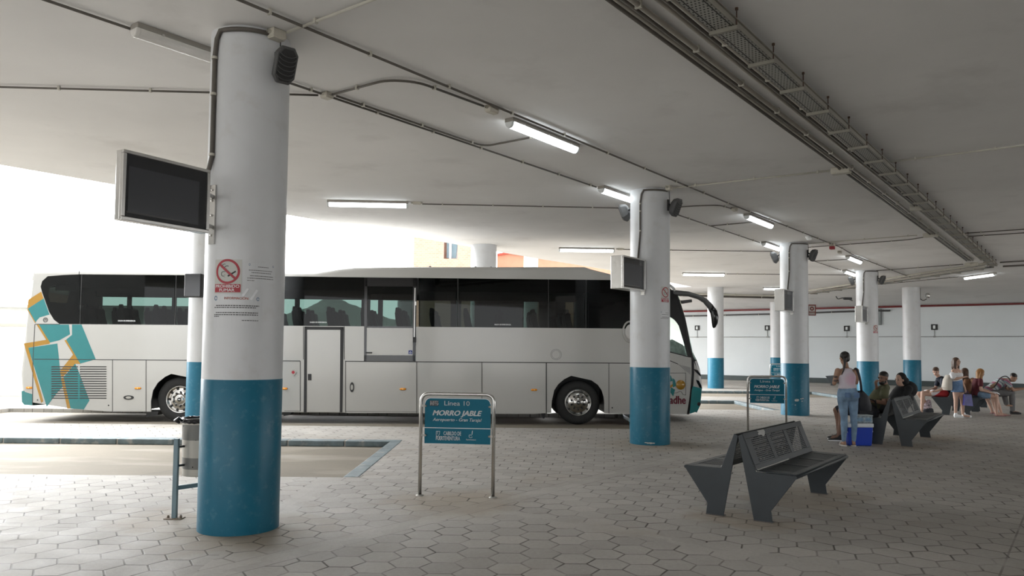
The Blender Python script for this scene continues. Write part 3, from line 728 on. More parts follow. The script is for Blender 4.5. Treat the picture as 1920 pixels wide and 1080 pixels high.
conduit([Vector((13.2, 38.2, z0-.16)), Vector((11.0, 38.4, z0-.12)), Vector((4.5, 37.8, z0-.05))], 'brown grey pipe under the far end of the ceiling', r=.06, clips=2)
conduit([UQ(28.3, -2.2, z0), UQ(28.0, 1.5, z0)], 'upper of the two pipes right of the far end of the tray', r=.022, clips=0)
conduit([UQ(29.3, -2.2, z0-.03), UQ(29.3, 1.5, z0-.03)], 'lower of the two pipes right of the far end of the tray', r=.03, clips=0)
conduit([Vector((16.6, 28.6, z0)), Vector((15.6, 31.5, z0)), Vector((13.9, 34.8, z0))], 'thin conduit from the far right lamp to the left', r=.012)

# ---- far wall fittings
def WQ(q, z, off=0.0): return UQ(WU-off, q, z)
conduit([WQ(-20, 2.50, .03), WQ(2, 2.50, .03)], 'thin grey pipe along the middle of the far wall', r=.02, clips=2.2, mt=mat('wall_pipe', (.30, .31, .31), .5))
M_REDP = mat('red_pipe', (.16, .012, .012), .4)
conduit([WQ(-20, 4.06, .14), WQ(2, 4.06, .14)], 'dark red fire pipe at the top of the far wall', r=.05, clips=0, mt=M_REDP)
conduit([WQ(-20, 3.78, .1), WQ(-13.9, 3.80, .1), WQ(-10.2, 3.86, .1), WQ(-8.3, 3.86, .1)], 'dark pipe below the red one on the left of the far wall', r=.045, clips=2, mt=M_DARKG)
def wall_q(px, py):
    p = V(px, py, UQ(WU, 0)[:2], (.6, .8)); return p.x*.8-p.y*.6, p.z
for px, py, lab in ((1307.5, 615, 'between the coach and the far round pillar'), (1439, 615, 'left of the third pillar'), (1588, 616, 'between the third and fourth pillars'), (1752, 613.5, 'right of the pillar with the camera')):
    q, z = wall_q(px, py); p = WQ(q, z-.14, .0)
    t = thing('wall_light', 'square emergency light on the far wall '+lab, 'lamp', p, YU-PI/2)
    m = M(); m.box(-.15, .15, -.05, .0, 0, .29); m.build('back_plate', M_BLACK, t, bevel=.015)
    m = M(); m.box(-.055, .055, -.09, -.05, .06, .23); m.build('lens', mat('lens_white', (.8, .84, .84), .3), t, bevel=.02)
    m = M(); m.box(-.012, .012, -.03, 0, 2.5-p.z, 0); m.box(-.05, .05, -.05, 0, 2.46-p.z, 2.54-p.z); m.build('conduit', mat('wall_pipe', (.3, .31, .31), .5), t)
q, z = wall_q(1650, 597); t = thing('wall_cabinet', 'tall grey panel on the far wall behind the fourth pillar', 'cabinet', WQ(q-.1, z-.35), YU-PI/2)
m = M(); m.box(-.3, .18, -.12, 0, 0, .85); m.build('body', mat('cabinet_grey', (.12, .14, .14), .4), t, bevel=.01)
m = M(); m.box(-.26, .14, -.125, -.118, .05, .80); m.build('door', mat('cabinet_glass', (.20, .23, .23), .2), t)
# security camera on pillar five, dark camera near pillar four
p = on_pillar('c5', -.35, 4.15)
t = thing('security_camera', 'grey dome security camera on the right of the farthest pillar', 'camera', p, -.35)
m = M(); m.tube(bend([(-.0, 0, .36), (.0, 0, -.12), (.12, 0, -.2), (.26, 0, -.12)], .12), .02, 8); m.build('arm', M_CONDUIT, t)
m = M(); m.lathe([(0, -.11), (.06, -.10), (.09, -.04), (.09, .06), (.06, .11), (0, .12)], (.30, 0, .02), (0, 0, 1), 20); m.build('dome', M_STEEL, t)
p = V(1590, 571, PILL['c4'], (0, 1)); t = thing('hanging_camera', 'dark camera on a curled arm left of the fourth pillar', 'camera', (p.x, p.y, 3.55))
m = M(); m.tube(bend([(-.42, 0, .08), (-.36, 0, -.02), (-.15, .0, .04), (.2, .1, -.06)], .1), .018, 8); m.build('arm', M_BLACK, t)
m = M(); m.box(-.16, .14, -.05, .05, -.04, .05); m.build('housing', M_BLACK, t, bevel=.03)
# red fire sign on pillar three
p = on_pillar('c3', aq+.35, 2.62, -.02); t = thing('fire_hose_sign', 'square red fire equipment sign standing out right of the third pillar', 'sign', p, 0)
M_REDS = mat('sign_brick_red', (.19, .035, .025), .5)
m = M(); m.box(0, .215, -.01, .01, 0, .29); m.build('plate', M_REDS, t, bevel=.003)
m = M(); m.box(.03, .185, -.013, -.011, .105, .26); m.build('white_field', M_PAPER, t)
m = M(); m.lathe([(.055, 0), (.055, .003), (.022, .003), (.022, 0)], (.108, -.013, .182), (0, -1, 0), 24); m.build('hose_ring', M_REDS, t)
m = M()
for z in (.03, .06): m.box(.03, .185, -.013, -.011, z, z+.016)
tag(m.build('print_lines', M_PAPER, t), kind='stuff')

# ================================================================ LINE SIGNS
def line_sign(L, R, label, l1, l2, l3, full=True):
    L = Vector((*L, 0)); R = Vector((*R, 0)); d = R-L; wd = d.length; rz = math.atan2(d.y, d.x)
    t = thing('line_sign', label, 'sign', L, rz)
    H_ = 1.14; r = .021
    m = M(); m.tube(bend([(0, 0, 0), (0, 0, H_), (wd, 0, H_), (wd, 0, 0)], .10, 8), r, 14); m.build('tube_frame', M_STEEL, t)
    for x in (0, wd):
        m = M(); m.lathe([(.045, 0), (.045, .006), (.03, .012), (.022, .014)], (x, 0, 0), (0, 0, 1), 20); m.build('foot_flange', M_GALV, t)
    zt, zb, x0, x1 = 1.095, .585, .045, wd-.035; zd = zb+.175
    c = .06; out = [(x0, zb), (x1, zb), (x1, zt-c)]+[(x1-c+c*math.cos(a), zt-c+c*math.sin(a)) for a in [i*PI/12 for i in range(1, 7)]]+[(x0+c-c*math.sin(a), zt-c+c*math.cos(a)) for a in [i*PI/12 for i in range(0, 7)]]
    m = M(); m.prism([(x, -.004, z) for x, z in out], (0, 0, 0), (0, .008, 0)); m.build('panel', M_SIGN, t)
    m = M()
    out2 = [(x, z) for x, z in out]; cx, cz = (x0+x1)/2, (zt+zb)/2
    m.box(x0, x1, -.0062, -.0045, zd-.004, zd+.004)
    # pale line round the top edge
    top = out[2:]; 
    for i in range(len(top)-1):
        (xa, za), (xb, zb_) = top[i], top[i+1]
        ia = (xa+(cx-xa)*.012, za-.006); ib = (xb+(cx-xb)*.012, zb_-.006)
        m.poly([(xa, -.0052, za), (xb, -.0052, zb_), (ib[0], -.0052, ib[1]), (ia[0], -.0052, ia[1])])
    m.build('border_line', M_WHT, t)
    for (x, z) in ((x0, zt-.09), (x1, zt-.09), (x0, zb+.09), (x1, zb+.09)):
        m = M(); xx = 0 if x < cx else wd; m.box(min(x, xx)-.005, max(x, xx)+.015, -.018, -.006, z-.011, z+.011); m.lathe([(.013, 0), (.010, .01), (0, .012)], (x+(.012 if x < cx else -.012), -.018, z), (0, -1, 0), 10); m.build('clamp', M_GALV, t)
    W_ = x1-x0
    def put(txt, fx, z, size, wdt, bold=0, shear=0, name='lettering'):
        me = fit_text(text_mesh(txt, size, bold, shear), wdt)
        for v in me.vertices: v.co = Vector((x0+W_*fx+v.co.x, -.0068, z+v.co.y))
        return obj_from(me, name, M_WHT, t)
    put(l1, .49, 1.035, .072, .29*W_/.75, .0006)
    put(l2, .495, .925, .080, .565*W_/.75, .0035, .28)
    put(l3, .495, .852, .050, .56*W_/.75, .0012, .28)
    put('CABILDO DE', .425, .698, .062, .200, .0018)
    put('FUERTEVENTURA', .36, .643, .062, .275, .0018)
    put('Fuerteventura', .71, .635, .022, .11, 0)
    # crest and spiral mark
    m = M()
    for (ax_, az_, bx_, bz_) in ((.135, .722, .175, .722), (.135, .722, .135, .672), (.135, .672, .155, .664), (.155, .664, .172, .690), (.175, .722, .172, .690), (.150, .722, .150, .685)):
        m.tube([(x0+ax_, -.0068, az_), (x0+bx_, -.0068, bz_)], .0022, 4)
    for i in range(14):
        a = i*.42; r0 = .010+.0012*i; r1 = r0-.004; b = a+.42; cx2, cz2 = x0+W_*.70, .678
        m.poly([(cx2+math.cos(a)*r0, -.0068, cz2+math.sin(a)*r0), (cx2+math.cos(b)*r0, -.0068, cz2+math.sin(b)*r0), (cx2+math.cos(b)*r1, -.0068, cz2+math.sin(b)*r1), (cx2+math.cos(a)*r1, -.0068, cz2+math.sin(a)*r1)])
    m.poly([(cx2+.014, -.0068, .69), (cx2+.020, -.0068, .69), (cx2+.026, -.0068, .735), (cx2+.018, -.0068, .735)])
    m.build('emblem', M_WHT, t)
    return t, x0, W_
t, x0, W_ = line_sign((-1.017, 8.76), (-.193, 8.677), 'steel framed blue stop sign reading Línea 10 MORRO JABLE, before the coach', 'Línea 10', 'MORRO JABLE', 'Aeropuerto - Gran Tarajal')
m = M(); m.box(x0+.055, x0+.155, -.007, -.0045, 1.005, 1.065); st = m.build('sticker', M_PBLACK, t)
m = M(); rr = random.Random(5)
for i in range(5):
    z = 1.013+i*.0105; xx = x0+.06
    while xx < x0+.145:
        l = rr.uniform(.008, .022); m.poly([(xx, -.0074, z), (xx+l, -.0074, z+rr.uniform(0, .004)), (xx+l, -.0074, z+.006), (xx, -.0074, z+.004)]); xx += l+rr.uniform(.004, .01)
tag(m.build('sticker_print', M_WHT, t), kind='stuff')
line_sign((4.935, 16.15), (5.70, 16.05), 'smaller blue stop sign reading Línea 1 MORRO JABLE, behind the empty bench', 'Línea 1', 'MORRO JABLE', 'Antigua - Gran Tarajal')
line_sign((11.05, 33.0), (11.86, 32.9), 'far blue stop sign half hidden behind the third pillar', 'Línea', 'GRAN TARAJAL', 'Gran Tarajal')

# ================================================================ LITTER BIN
t = thing('litter_bin', 'round perforated steel litter bin with black bag, behind the nearest pillar', 'bin', (-3.05, 7.68, 0), 0)
px_, py_ = -.165, -.20
m = M(); m.box(px_-.022, px_+.022, py_-.022, py_+.022, 0, .76); m.build('post', mat('bin_post', (.17, .24, .27), .45, .3, var=.15), t, bevel=.004)
m = M(); m.box(-px_-.022, -px_+.022, -py_-.022, -py_+.022, 0, .76); m.build('post', MATS['bin_post'], t, bevel=.004)
m = M(); m.prism([(px_, py_-.02, .27), (px_, py_+.02, .27), (px_, py_+.02, .31), (px_, py_-.02, .31)], (0, 0, 0), (-2*px_, -2*py_, 0)); m.build('crossbar', MATS['bin_post'], t)
m = M(); m.box(px_-.085, px_+.085, py_-.05, py_+.05, 0, .008)
for s in (-1, 1): m.lathe([(.014, 0), (.010, .022), (0, .024)], (px_+s*.06, py_, .008), (0, 0, 1), 8)
m.build('foot_plate', mat('rusty_plate', (.20, .15, .11), .7), t)
def bin_mat():
    n = N('bin_perforated_steel'); o = n.obj(); x, y, z = n.sep(o)
    band = n.m('MAXIMUM', n.m('MULTIPLY', n.m('GREATER_THAN', z, .74), n.m('LESS_THAN', z, .89)), n.m('MULTIPLY', n.m('GREATER_THAN', z, .46), n.m('LESS_THAN', z, .57)))
    v = n.new('ShaderNodeTexVoronoi'); n.l(o, v.inputs['Vector']); v.inputs['Scale'].default_value = 16
    hole = n.m('MULTIPLY', n.m('LESS_THAN', v.outputs['Distance'], .16), band)
    c = n.mix(band, (.62, .60, .55), (.26, .26, .25)); c = n.mix(hole, c, (.02, .02, .02))
    n.l(c, n.b.inputs['Base Color']); n.b.inputs['Metallic'].default_value = .5; n.b.inputs['Roughness'].default_value = .32; return n.mat
m = M(); m.lathe([(.0, .39), (.172, .39), (.177, .40), (.19, .92), (.194, .925), (.182, .925), (.17, .42), (0, .42)], n=40); m.build('bucket', bin_mat(), t)
m = M(); prof = []
for i in range(11):
    a = i*2*PI/10; prof.append((.20+.016*math.cos(a), .925+.022*math.sin(a)))
m.lathe(prof, n=48)
rr = random.Random(2); m.v = [(x*(1+rr.uniform(-.025, .025)), y*(1+rr.uniform(-.025, .025)), z+rr.uniform(-.006, .006)) for x, y, z in m.v]
m.tube([(px_+.01, py_+.02, .91), (px_-.01, py_-.01, .935), (px_+.02, py_-.02, .955), (px_+.04, py_+.01, .93)], [.012, .022, .02, .012], 8)
m.build('bin_bag', mat('bag_plastic', (.012, .012, .014), .18, var=0), t)
m = M()
for z in (.5, .68): m.tube([(px_, py_, z), (px_*.7, py_*.7, z)], .012, 6)
m.build('pivot', M_BLACK, t)

# ================================================================ BENCHES
BP = [(-.155, .814), (-.115, .833), (.022, .475), (.400, .475), (.402, .440), (.167, .115), (.182, 0), (0, 0)]
def bench(base, flip, label, L=1.93, sticker=False, group='black steel benches set back to back'):
    """side plates with the outline measured from the photo; q is the sitting direction"""
    t = thing('bench', label, 'bench', base, YU, group)
    s = -1 if not flip else 1     # local x = along the bench (u), local y = -q
    def Y(q): return s*q
    thk = .014
    def plate(x, nm):
        m = M(); m.prism([(x, Y(q), z) for q, z in BP], (0, 0, 0), (thk, 0, 0)); o = m.build(nm, M_PLATE, t, bevel=.002, bseg=1)
        m = M()
        for q in (.02, .15):
            m.prism([(x+thk, Y(q), .01), (x+thk+.05, Y(q), .01), (x+thk, Y(q), .09)], (0, 0, 0), (0, s*.006, 0))
        m.box(x-.01, x+.07, min(Y(0), Y(.18)), max(Y(0), Y(.18)), 0, .008)
        m.build('foot_gusset', mat('gusset_steel', (.10, .085, .075), .6), t)
    plate(0, 'side_plate'); plate(L-thk, 'side_plate')
    def slab_panel(nm, q0, z0_, q1, z1_, th, wins, nm2):
        """a pressed sheet with three perforated fields, from (q0,z0) to (q1,z1)"""
        a = Vector((0, Y(q0), z0_)); b = Vector((0, Y(q1), z1_)); e = (b-a); W = e.length; e.normalize(); nx = Vector((1, 0, 0)).cross(e)
        def P(x, v, k=0): return a+Vector((x, 0, 0))+e*v+nx*k
        m = M(); xs = [thk]; fld = []
        for i in range(3):
            xa = .12+i*(L-.24)/3+.05; xb = .12+(i+1)*(L-.24)/3-.05; fld.append((xa, xb))
        v0, v1 = W*.14, W*.84
        def blk(x0_, x1_, va, vb):
            pts = [P(x0_, va), P(x1_, va), P(x1_, vb), P(x0_, vb)]
            m.prism(pts, nx*0, nx*th)
        blk(thk, L-thk, 0, v0); blk(thk, L-thk, v1, W)
        prev = thk
        for xa, xb in fld: blk(prev, xa, v0, v1); prev = xb
        blk(prev, L-thk, v0, v1)
        o = m.build(nm, M_PLATE, t, bevel=.003, bseg=1)
        for xa, xb in fld:
            m = M(); k = 14
            for j in range(k):
                va = v0+(v1-v0)*j/k; m.prism([P(xa, va), P(xb, va), P(xb, va+(v1-v0)/k*.62), P(xa, va+(v1-v0)/k*.62)], nx*(th*.25), nx*(th*.7))
            for xx in (xa+(xb-xa)*f for f in (.0, .25, .5, .75, 1.0)):
                m.prism([P(xx-.003, v0), P(xx+.003, v0), P(xx+.003, v1), P(xx-.003, v1)], nx*(th*.1), nx*(th*.25))
            m.build('slotted_field', M_PLATE, o)
        return o
    slab_panel('backrest', .018, .487, -.125, .833, .010, 3, '')
    slab_panel('seat', .025, .478, .402, .474, -.012, 3, '')
    m = M(); m.tube([(0, Y(.402), .458), (L, Y(.402), .458)], .017, 8); m.build('front_rail', M_PLATE, t)
    m = M(); m.box(.03, L*.52, min(Y(.022), Y(.034)), max(Y(.022), Y(.034)), .486, .500)
    m.build('worn_strip', M_WORN, t)
    if sticker:
        a = Vector((0, Y(.018), .487)); b = Vector((0, Y(-.125), .833)); e = (b-a); W = e.length; e.normalize(); nx = Vector((1, 0, 0)).cross(e)
        kk = -1 if s < 0 else 1
        m = M(); pts = [(.42, .99), (.62, .99), (.64, .93), (.60, .84), (.54, .80), (.50, .86), (.42, .87), (.42, .92), (.46, .93)]
        m.prism([a+Vector((x, 0, 0))+e*(W*v) for x, v in pts], nx*.0105, nx*.012); m.build('bare_patch', M_WORN, t)
        m = M(); rr = random.Random(9)
        for _ in range(60):
            x = .2+rr.random()*1.3; v = .16+abs(rr.gauss(0, .22)); v = min(v, .8); sz = rr.uniform(.003, .012)
            m.prism([a+Vector((x+dx*sz*2, 0, 0))+e*(W*v+dv*sz) for dx, dv in ((-1, -.5), (1, -.3), (.6, .6), (-.5, .4))], nx*.0108, nx*.0115)
        tag(m.build('scuff_marks', mat('scuff', (.16, .16, .15), .6), t), kind='stuff')
    return t
QD = Vector((.8, -.6, 0))
b0 = Vector((2.383, 7.625, 0))
bench(b0, False, 'dark steel bench facing right, nearest to the camera, with a peeled patch on its back', sticker=True)
bench(b0+QD*-.311, True, 'dark steel bench facing left, back to back with the nearest one')
b1 = G(1690, 836.5); b1 = Vector((b1.x, b1.y, 0))
bench(b1, False, 'empty dark steel bench facing right, behind the blue cooler')
bench(b1+QD*-.311, True, 'dark steel bench on which the man in the olive shirt sits')
b3 = G(1553, 723); bench(Vector((b3.x+.3, b3.y, 0)), True, 'small dark bench far off before the grey wall')

# ================================================================ THE COACH
BPHI = math.radians(2.0); BD = Vector((math.cos(BPHI), math.sin(BPHI), 0)); BN = Vector((-math.sin(BPHI), math.cos(BPHI), 0))
_P = Vector((2.38, 18.1, 0)); _L = V(40, 700, _P[:2], BN[:2]); BO = Vector((_L.x, _L.y, RD))
def bs(px, py, dep=0.0):
    p = V(px, py, (_P+BN*dep)[:2], BN[:2])-BO; return (p.dot(BD), p.z)
def a4(x, y): return bs(30+x/3.376, 490+y/3.376)
def a5(x, y): return bs(520+x/3.376, 490+y/3.376)
def a6(x, y): return bs(840+x/3.374, 490+y/3.374)
def a7(x, y): return bs(1230+x/3.858, 520+y/3.858)
M_BUS = mat('coach_white_paint', (.46, .453, .43), .16, var=.02, scale=.8, coat=.3)
M_TEAL = mat('livery_teal', (.020, .185, .195), .2, var=.03, coat=.3)
M_YEL = mat('livery_yellow', (.36, .19, .02), .2, var=.03, coat=.3)
M_SEAM = mat('panel_seam', (.03, .03, .03), .6, var=0)
M_GLOSSB = mat('gloss_black', (.010, .010, .011), .07, var=0)
M_TYRE = mat('tyre_rubber', (.018, .018, .018), .75, var=.2, scale=6)
M_CHROME = mat('wheel_chrome', (.55, .54, .52), .18, 1.0, var=.05)
M_AMBER = mat('amber_lens', (.75, .28, .02), .25, var=0)
M_SEAT = mat('seat_cloth', (.030, .030, .034), .8, var=.1)
def glass(name, tint, refl=.5):
    n = N(name); n.t.nodes.remove(n.b)
    tr = n.new('ShaderNodeBsdfTransparent'); tr.inputs[0].default_value = (*tint, 1)
    gl = n.new('ShaderNodeBsdfGlossy'); gl.inputs[0].default_value = (1, 1, 1, 1); gl.inputs['Roughness'].default_value = .02
    fr = n.new('ShaderNodeFresnel'); fr.inputs[0].default_value = 1.45
    mx = n.new('ShaderNodeMixShader'); n.l(n.m('MULTIPLY', fr.outputs[0], refl, clamp=True), mx.inputs[0]); n.l(tr.outputs[0], mx.inputs[1]); n.l(gl.outputs[0], mx.inputs[2])
    n.l(mx.outputs[0], n.out.inputs[0]); MATS[name] = n.mat; return n.mat
M_TINT = glass('tinted_glass', (.125, .16, .148)); M_CLEAR = glass('windscreen_glass', (.66, .76, .72), .7)

bus = thing('coach', 'long white coach with teal and yellow geometric livery parked across the bays', 'bus', BO, BPHI)
W_ = 2.55
TOP = [(62, 509.3), (90, 508), (148, 507.3), (355, 509), (560, 511.2), (590, 511), (638, 503.5), (665, 501.2), (752, 500.5), (1097, 500.5), (1110, 505), (1148, 514.5), (1200, 521), (1240, 526), (1256, 531)]
FRONT = [(1265, 538), (1272, 549), (1275.4, 559), (1285.7, 595), (1292.5, 625), (1300, 660), (1307.8, 675.5), (1313, 691), (1315.5, 706.6), (1317.6, 727), (1314, 761), (1307.8, 774)]
REAR = [(60.5, 760.4), (44.8, 759), (41.8, 753.6), (40.4, 733), (38.5, 700), (44.8, 644), (52, 561), (57, 525)]
path = REAR + TOP + FRONT
PT = [Vector((*bs(*p), 0)) for p in path]
NRM = []
for i, p in enumerate(PT):
    t_ = (PT[min(i+1, len(PT)-1)]-PT[max(i-1, 0)]).normalized(); NRM.append(Vector((t_.y, -t_.x, 0)))     # inward
SEC = [(0, .07), (.006, .035), (.02, .012), (.05, 0), (.6, -.02), (1.275, -.03), (1.95, -.02), (2.50, 0), (2.53, .012), (2.544, .035), (2.55, .07)]
m = M(); rows = []
for i, p in enumerate(PT):
    rows.append([m.pt((p.x+NRM[i].x*k, y, p.y+NRM[i].y*k)) for y, k in SEC])
for i in range(len(rows)-1):
    py = (path[i][1]+path[i+1][1])/2
    if i < len(REAR)-1: m.mi = 1 if py > 731 else (2 if 535 < py < 600 else 0)
    elif i >= len(REAR)+len(TOP)+1: m.mi = 2 if py < 672 else (1 if py > 722 else 0)
    else: m.mi = 0
    for j in range(len(SEC)-1): m.face((rows[i][j], rows[i][j+1], rows[i+1][j+1], rows[i+1][j]), True)
m.build('shell', [M_BUS, M_TEAL, M_CLEAR], bus)
IN = [(PT[i]+NRM[i]*.07) for i in range(len(PT))]
inner = lambda i: (IN[i].x, IN[i].y)
nR = len(REAR); nT = len(TOP)
# --- side panels (near and far)
arch_r = [(283, 772), (282.8, 752), (286.7, 732), (295.6, 717.8), (309, 706.7), (321, 700.9), (349, 706.7), (400, 706.5), (425, 701), (455, 702), (478, 712), (492, 730), (497, 752), (498, 772.5)]
arch_f = [(1033.7, 774), (1034.6, 752), (1039.3, 731.5), (1046.7, 720.4), (1057.8, 711), (1071, 704.6), (1108.7, 713), (1120.7, 721.3), (1128, 731.5), (1131.8, 744.4), (1133, 755.6), (1133, 774.5)]
bot = [(133.7, 766), (157, 768.5), (210, 771.8)]+arch_r+[(530, 772.6), (645, 773.5), (785, 775), (1000, 776.3)]+arch_f+[(1200, 776), (1289, 776.5)]
low = [inner(0)]+[bs(*p) for p in bot]+[inner(len(PT)-1-k) for k in range(0, 5)]
sill = [(1298, 671), (1289.6, 669.5), (1256, 661), (1225, 645), (1200, 624), (1181, 616.2), (1000, 614.6), (600, 611.2), (111.5, 607.6)]
low += [bs(*p) for p in sill]
low += [bs(44.8+7, 607)]+[inner(k) for k in (5, 4, 3, 2, 1)]
win_top = [(150, 514.3), (355, 516), (684, 520), (1000, 523.5), (1148, 525), (1181, 526), (1225, 530), (1256, 536)]
up = [bs(44.8+7, 607), bs(111.5, 607.6), bs(101, 599.6), bs(92, 585), bs(79, 549), bs(76, 537.4), bs(79, 527), bs(89, 518), bs(119, 515.5)]+[bs(*p) for p in win_top]
up += [inner(nR+nT-1-k) for k in range(0, nT)]+[inner(7), inner(6)]
for y0, y1, nm in ((0, .03, 'side_panel'), (W_-.03, W_, 'far_side_panel')):
    for k, poly in enumerate((low, up)):
        m = M(); m.prism([(x, y0, z) for x, z in poly], (0, 0, 0), (0, y1-y0, 0)); m.build(nm if k == 0 else nm.replace('panel', 'upper_panel'), M_BUS, bus)
# underbody, wheel wells, floor, interior
x0, _ = bs(70, 700); x1, _ = bs(1285, 700)
m = M()
xa, _ = bs(283, 700); xb, _ = bs(498, 700); xc, _ = bs(1033, 700); xd, _ = bs(1133, 700)
for a, b in ((bs(150, 700)[0], xa), (xb, xc), (xd, x1)): m.box(a, b, .08, W_-.08, .37, .41)
for a, b in ((bs(120, 700)[0], xa-.01), (xb+.01, xc-.01), (xd+.01, x1)): m.box(a, b, .5, W_-.5, .41, 1.36)
for a, b in ((xa, xb), (xc, xd)):
    m.box(a-.02, a, .03, W_-.03, .3, 1.4); m.box(b, b+.02, .03, W_-.03, .3, 1.4); m.box(a, b, .75, W_-.75, .45, 1.4); m.box(a, b, .03, W_-.03, 1.32, 1.36)
m.box(x0, x1, .04, W_-.04, 1.36, 1.45)
m.build('underbody', M_BLACK, bus)
m = M(); zr0 = 3.00
for y0, y1 in ((.05, .62), (W_-.62, W_-.05)): m.prism([(x0+.3, y0, zr0), (x0+.3, y1, zr0+.06), (x0+.3, y1, zr0+.3), (x0+.3, y0, zr0+.42)], (0, 0, 0), (bs(1190, 600)[0]-x0-.3, 0, 0))
m.box(x0+.2, bs(1180, 600)[0], .03, W_-.03, 3.36, 3.39)
m.build('luggage_rack', mat('rack_dark', (.05, .05, .05), .7), bus)
m = M(); m.box(bs(1100, 600)[0], bs(1104, 600)[0], .06, W_-.06, 1.45, 3.44); m.build('cab_partition', M_SEAT, bus)
sx = None; k = 0; x = bs(96, 600)[0]; xe = bs(1085, 600)[0]
while x < xe:
    for y in (.10, 1.50):
        if sx is None:
            m = M(); pr = [(.02, .42), (.10, .40), (.50, .44), (.52, .36), (.02, .30)]
            for yy in (0, .46):
                m.prism([(a, yy, b) for a, b in pr], (0, 0, 0), (0, .42, 0))
                m.prism([(a, yy+.02, b) for a, b in ((.0, .36), (.12, .40), (.03, .78), (-.04, 1.0), (-.06, 1.16), (-.13, 1.19), (-.19, 1.14), (-.17, .95), (-.11, .70))], (0, 0, 0), (0, .38, 0))
                m.prism([(a, yy+.08, b) for a, b in ((-.08, 1.16), (-.10, 1.26), (-.18, 1.26), (-.19, 1.14))], (0, 0, 0), (0, .08, 0))
            for yy in (.1, .7): m.box(.12, .2, yy, yy+.06, 0, .34)
            o = m.build('seat', M_SEAT, bus, bevel=.02); sx = o.data; o.location = (x, y, 1.45)
        else:
            o2 = o.copy(); COL.objects.link(o2); o2.location = (x, y, 1.45); o2.parent = bus
    x += .80
# --- glazing of the near side
panes = [(76, 149), (150.2, 327), (328, 683), (785, 857), (858.5, 1027.5), (1028.5, 1098), (1099.5, 1181)]
def wl(px, top):      # window line heights
    pts = win_top if top else [(111.5, 607.6), (600, 611.2), (1000, 614.6), (1181, 616.2), (1200, 617)]
    for i in range(len(pts)-1):
        if px <= pts[i+1][0] or i == len(pts)-2:
            a, b = pts[i], pts[i+1]; return a[1]+(b[1]-a[1])*(px-a[0])/(b[0]-a[0])
for i, (a, b) in enumerate(panes):
    if i == 0: ol = [bs(*p) for p in ((111.5, 607.4), (101, 599.6), (92, 585), (79, 549), (76, 537.4), (79, 527), (89, 518), (119, 515.5), (149, 514.3), (149, 607.6))]
    else: ol = [bs(a, wl(a, False)), bs(a, wl(a, True)), bs(b, wl(b, True)), bs(b, wl(b, False))]
    m = M(); m.poly([(x, .006, z) for x, z in ol]); g = m.build('window_pane', M_TINT, bus)
    # dark printed band along the top of the glass and slim posts at its ends
    m = M()
    if i == 0:
        m.prism([(x, .010, z) for x, z in [bs(*p) for p in ((76, 537.4), (79, 527), (89, 518), (119, 515.5), (149, 514.3), (149, 533), (110, 534), (92, 538), (90, 555), (93, 566), (143, 571), (143, 533.5), (149, 533), (149, 607.6), (111.5, 607.4), (101, 599.6), (92, 585), (79, 549))]], (0, 0, 0), (0, .008, 0))
    else:
        m.prism([(x, .010, z) for x, z in [bs(a, wl(a, True)), bs(b, wl(b, True)), bs(b, wl(b, True)+25), bs(a, wl(a, True)+25)]], (0, 0, 0), (0, .008, 0))
        for c in ((a, a+2.5), (b-2.5, b)): m.prism([(x, .011, z) for x, z in [bs(c[0], wl(a, False)), bs(c[0], wl(a, True)), bs(c[1], wl(a, True)), bs(c[1], wl(a, False))]], (0, 0, 0), (0, .008, 0))
    m.build('printed_edge', M_GLOSSB, g)
m = M()
for px in (149.6, 327.5, 858, 1028, 1098.7):
    p0 = bs(px, wl(max(px, 150), False)); p1 = bs(px, wl(max(px, 150), True)); m.box(p0[0]-.004, p0[0]+.004, .0, .01, p0[1], p1[1])
m.build('glass_seam', M_DARKG, bus)
# far side glazing: dark posts between clear lights
fo = [(84, 143), (192, 239), (247, 323), (331, 420), (430, 553), (562, 678), (693, 709), (718, 845), (865, 890), (982, 1010), (1060, 1075)]
zt_ = 3.02; xs = [bs(p, 580, W_)[0] for q in fo for p in q]
m = M(); yF = W_-.03; cur = x0+.1
for i in range(0, len(xs), 2): m.box(cur, xs[i], yF-.01, yF+.03, 1.95, 3.3); cur = xs[i+1]
m.box(cur, bs(1200, 600, W_)[0], yF-.01, yF+.03, 1.95, 3.3)
m.box(x0+.1, bs(1200, 600, W_)[0], yF-.012, yF+.032, zt_, 3.36)
m.build('far_window_posts', M_GLOSSB, bus)
for i in range(0, len(xs), 2):
    m = M(); m.poly([(xs[i], yF+.02, 1.9), (xs[i+1], yF+.02, 1.9), (xs[i+1], yF+.02, zt_+.02), (xs[i], yF+.02, zt_+.02)]); m.build('far_window_pane', M_TINT, bus)
# --- cab: black surround, driver's window, front pillar seam
def side_poly(name, pts, mt, y=-.004, dep=.006, parent=None):
    m = M(); m.prism([(x, y, z) for x, z in pts], (0, 0, 0), (0, dep, 0)); return m.build(name, mt, parent or bus)
sur = [bs(*p) for p in ((1181, 616), (1181, 526), (1225, 531), (1256, 540), (1267, 552), (1281, 598), (1290, 640), (1297, 673), (1289.6, 671), (1256, 662), (1225, 646), (1200, 625))]
win = [bs(*p) for p in ((1200, 620), (1200, 592), (1240, 588), (1256, 594), (1263.7, 599), (1272.8, 610.7), (1279, 631.5), (1284.4, 647), (1289, 667.5), (1256, 659), (1225, 643))]
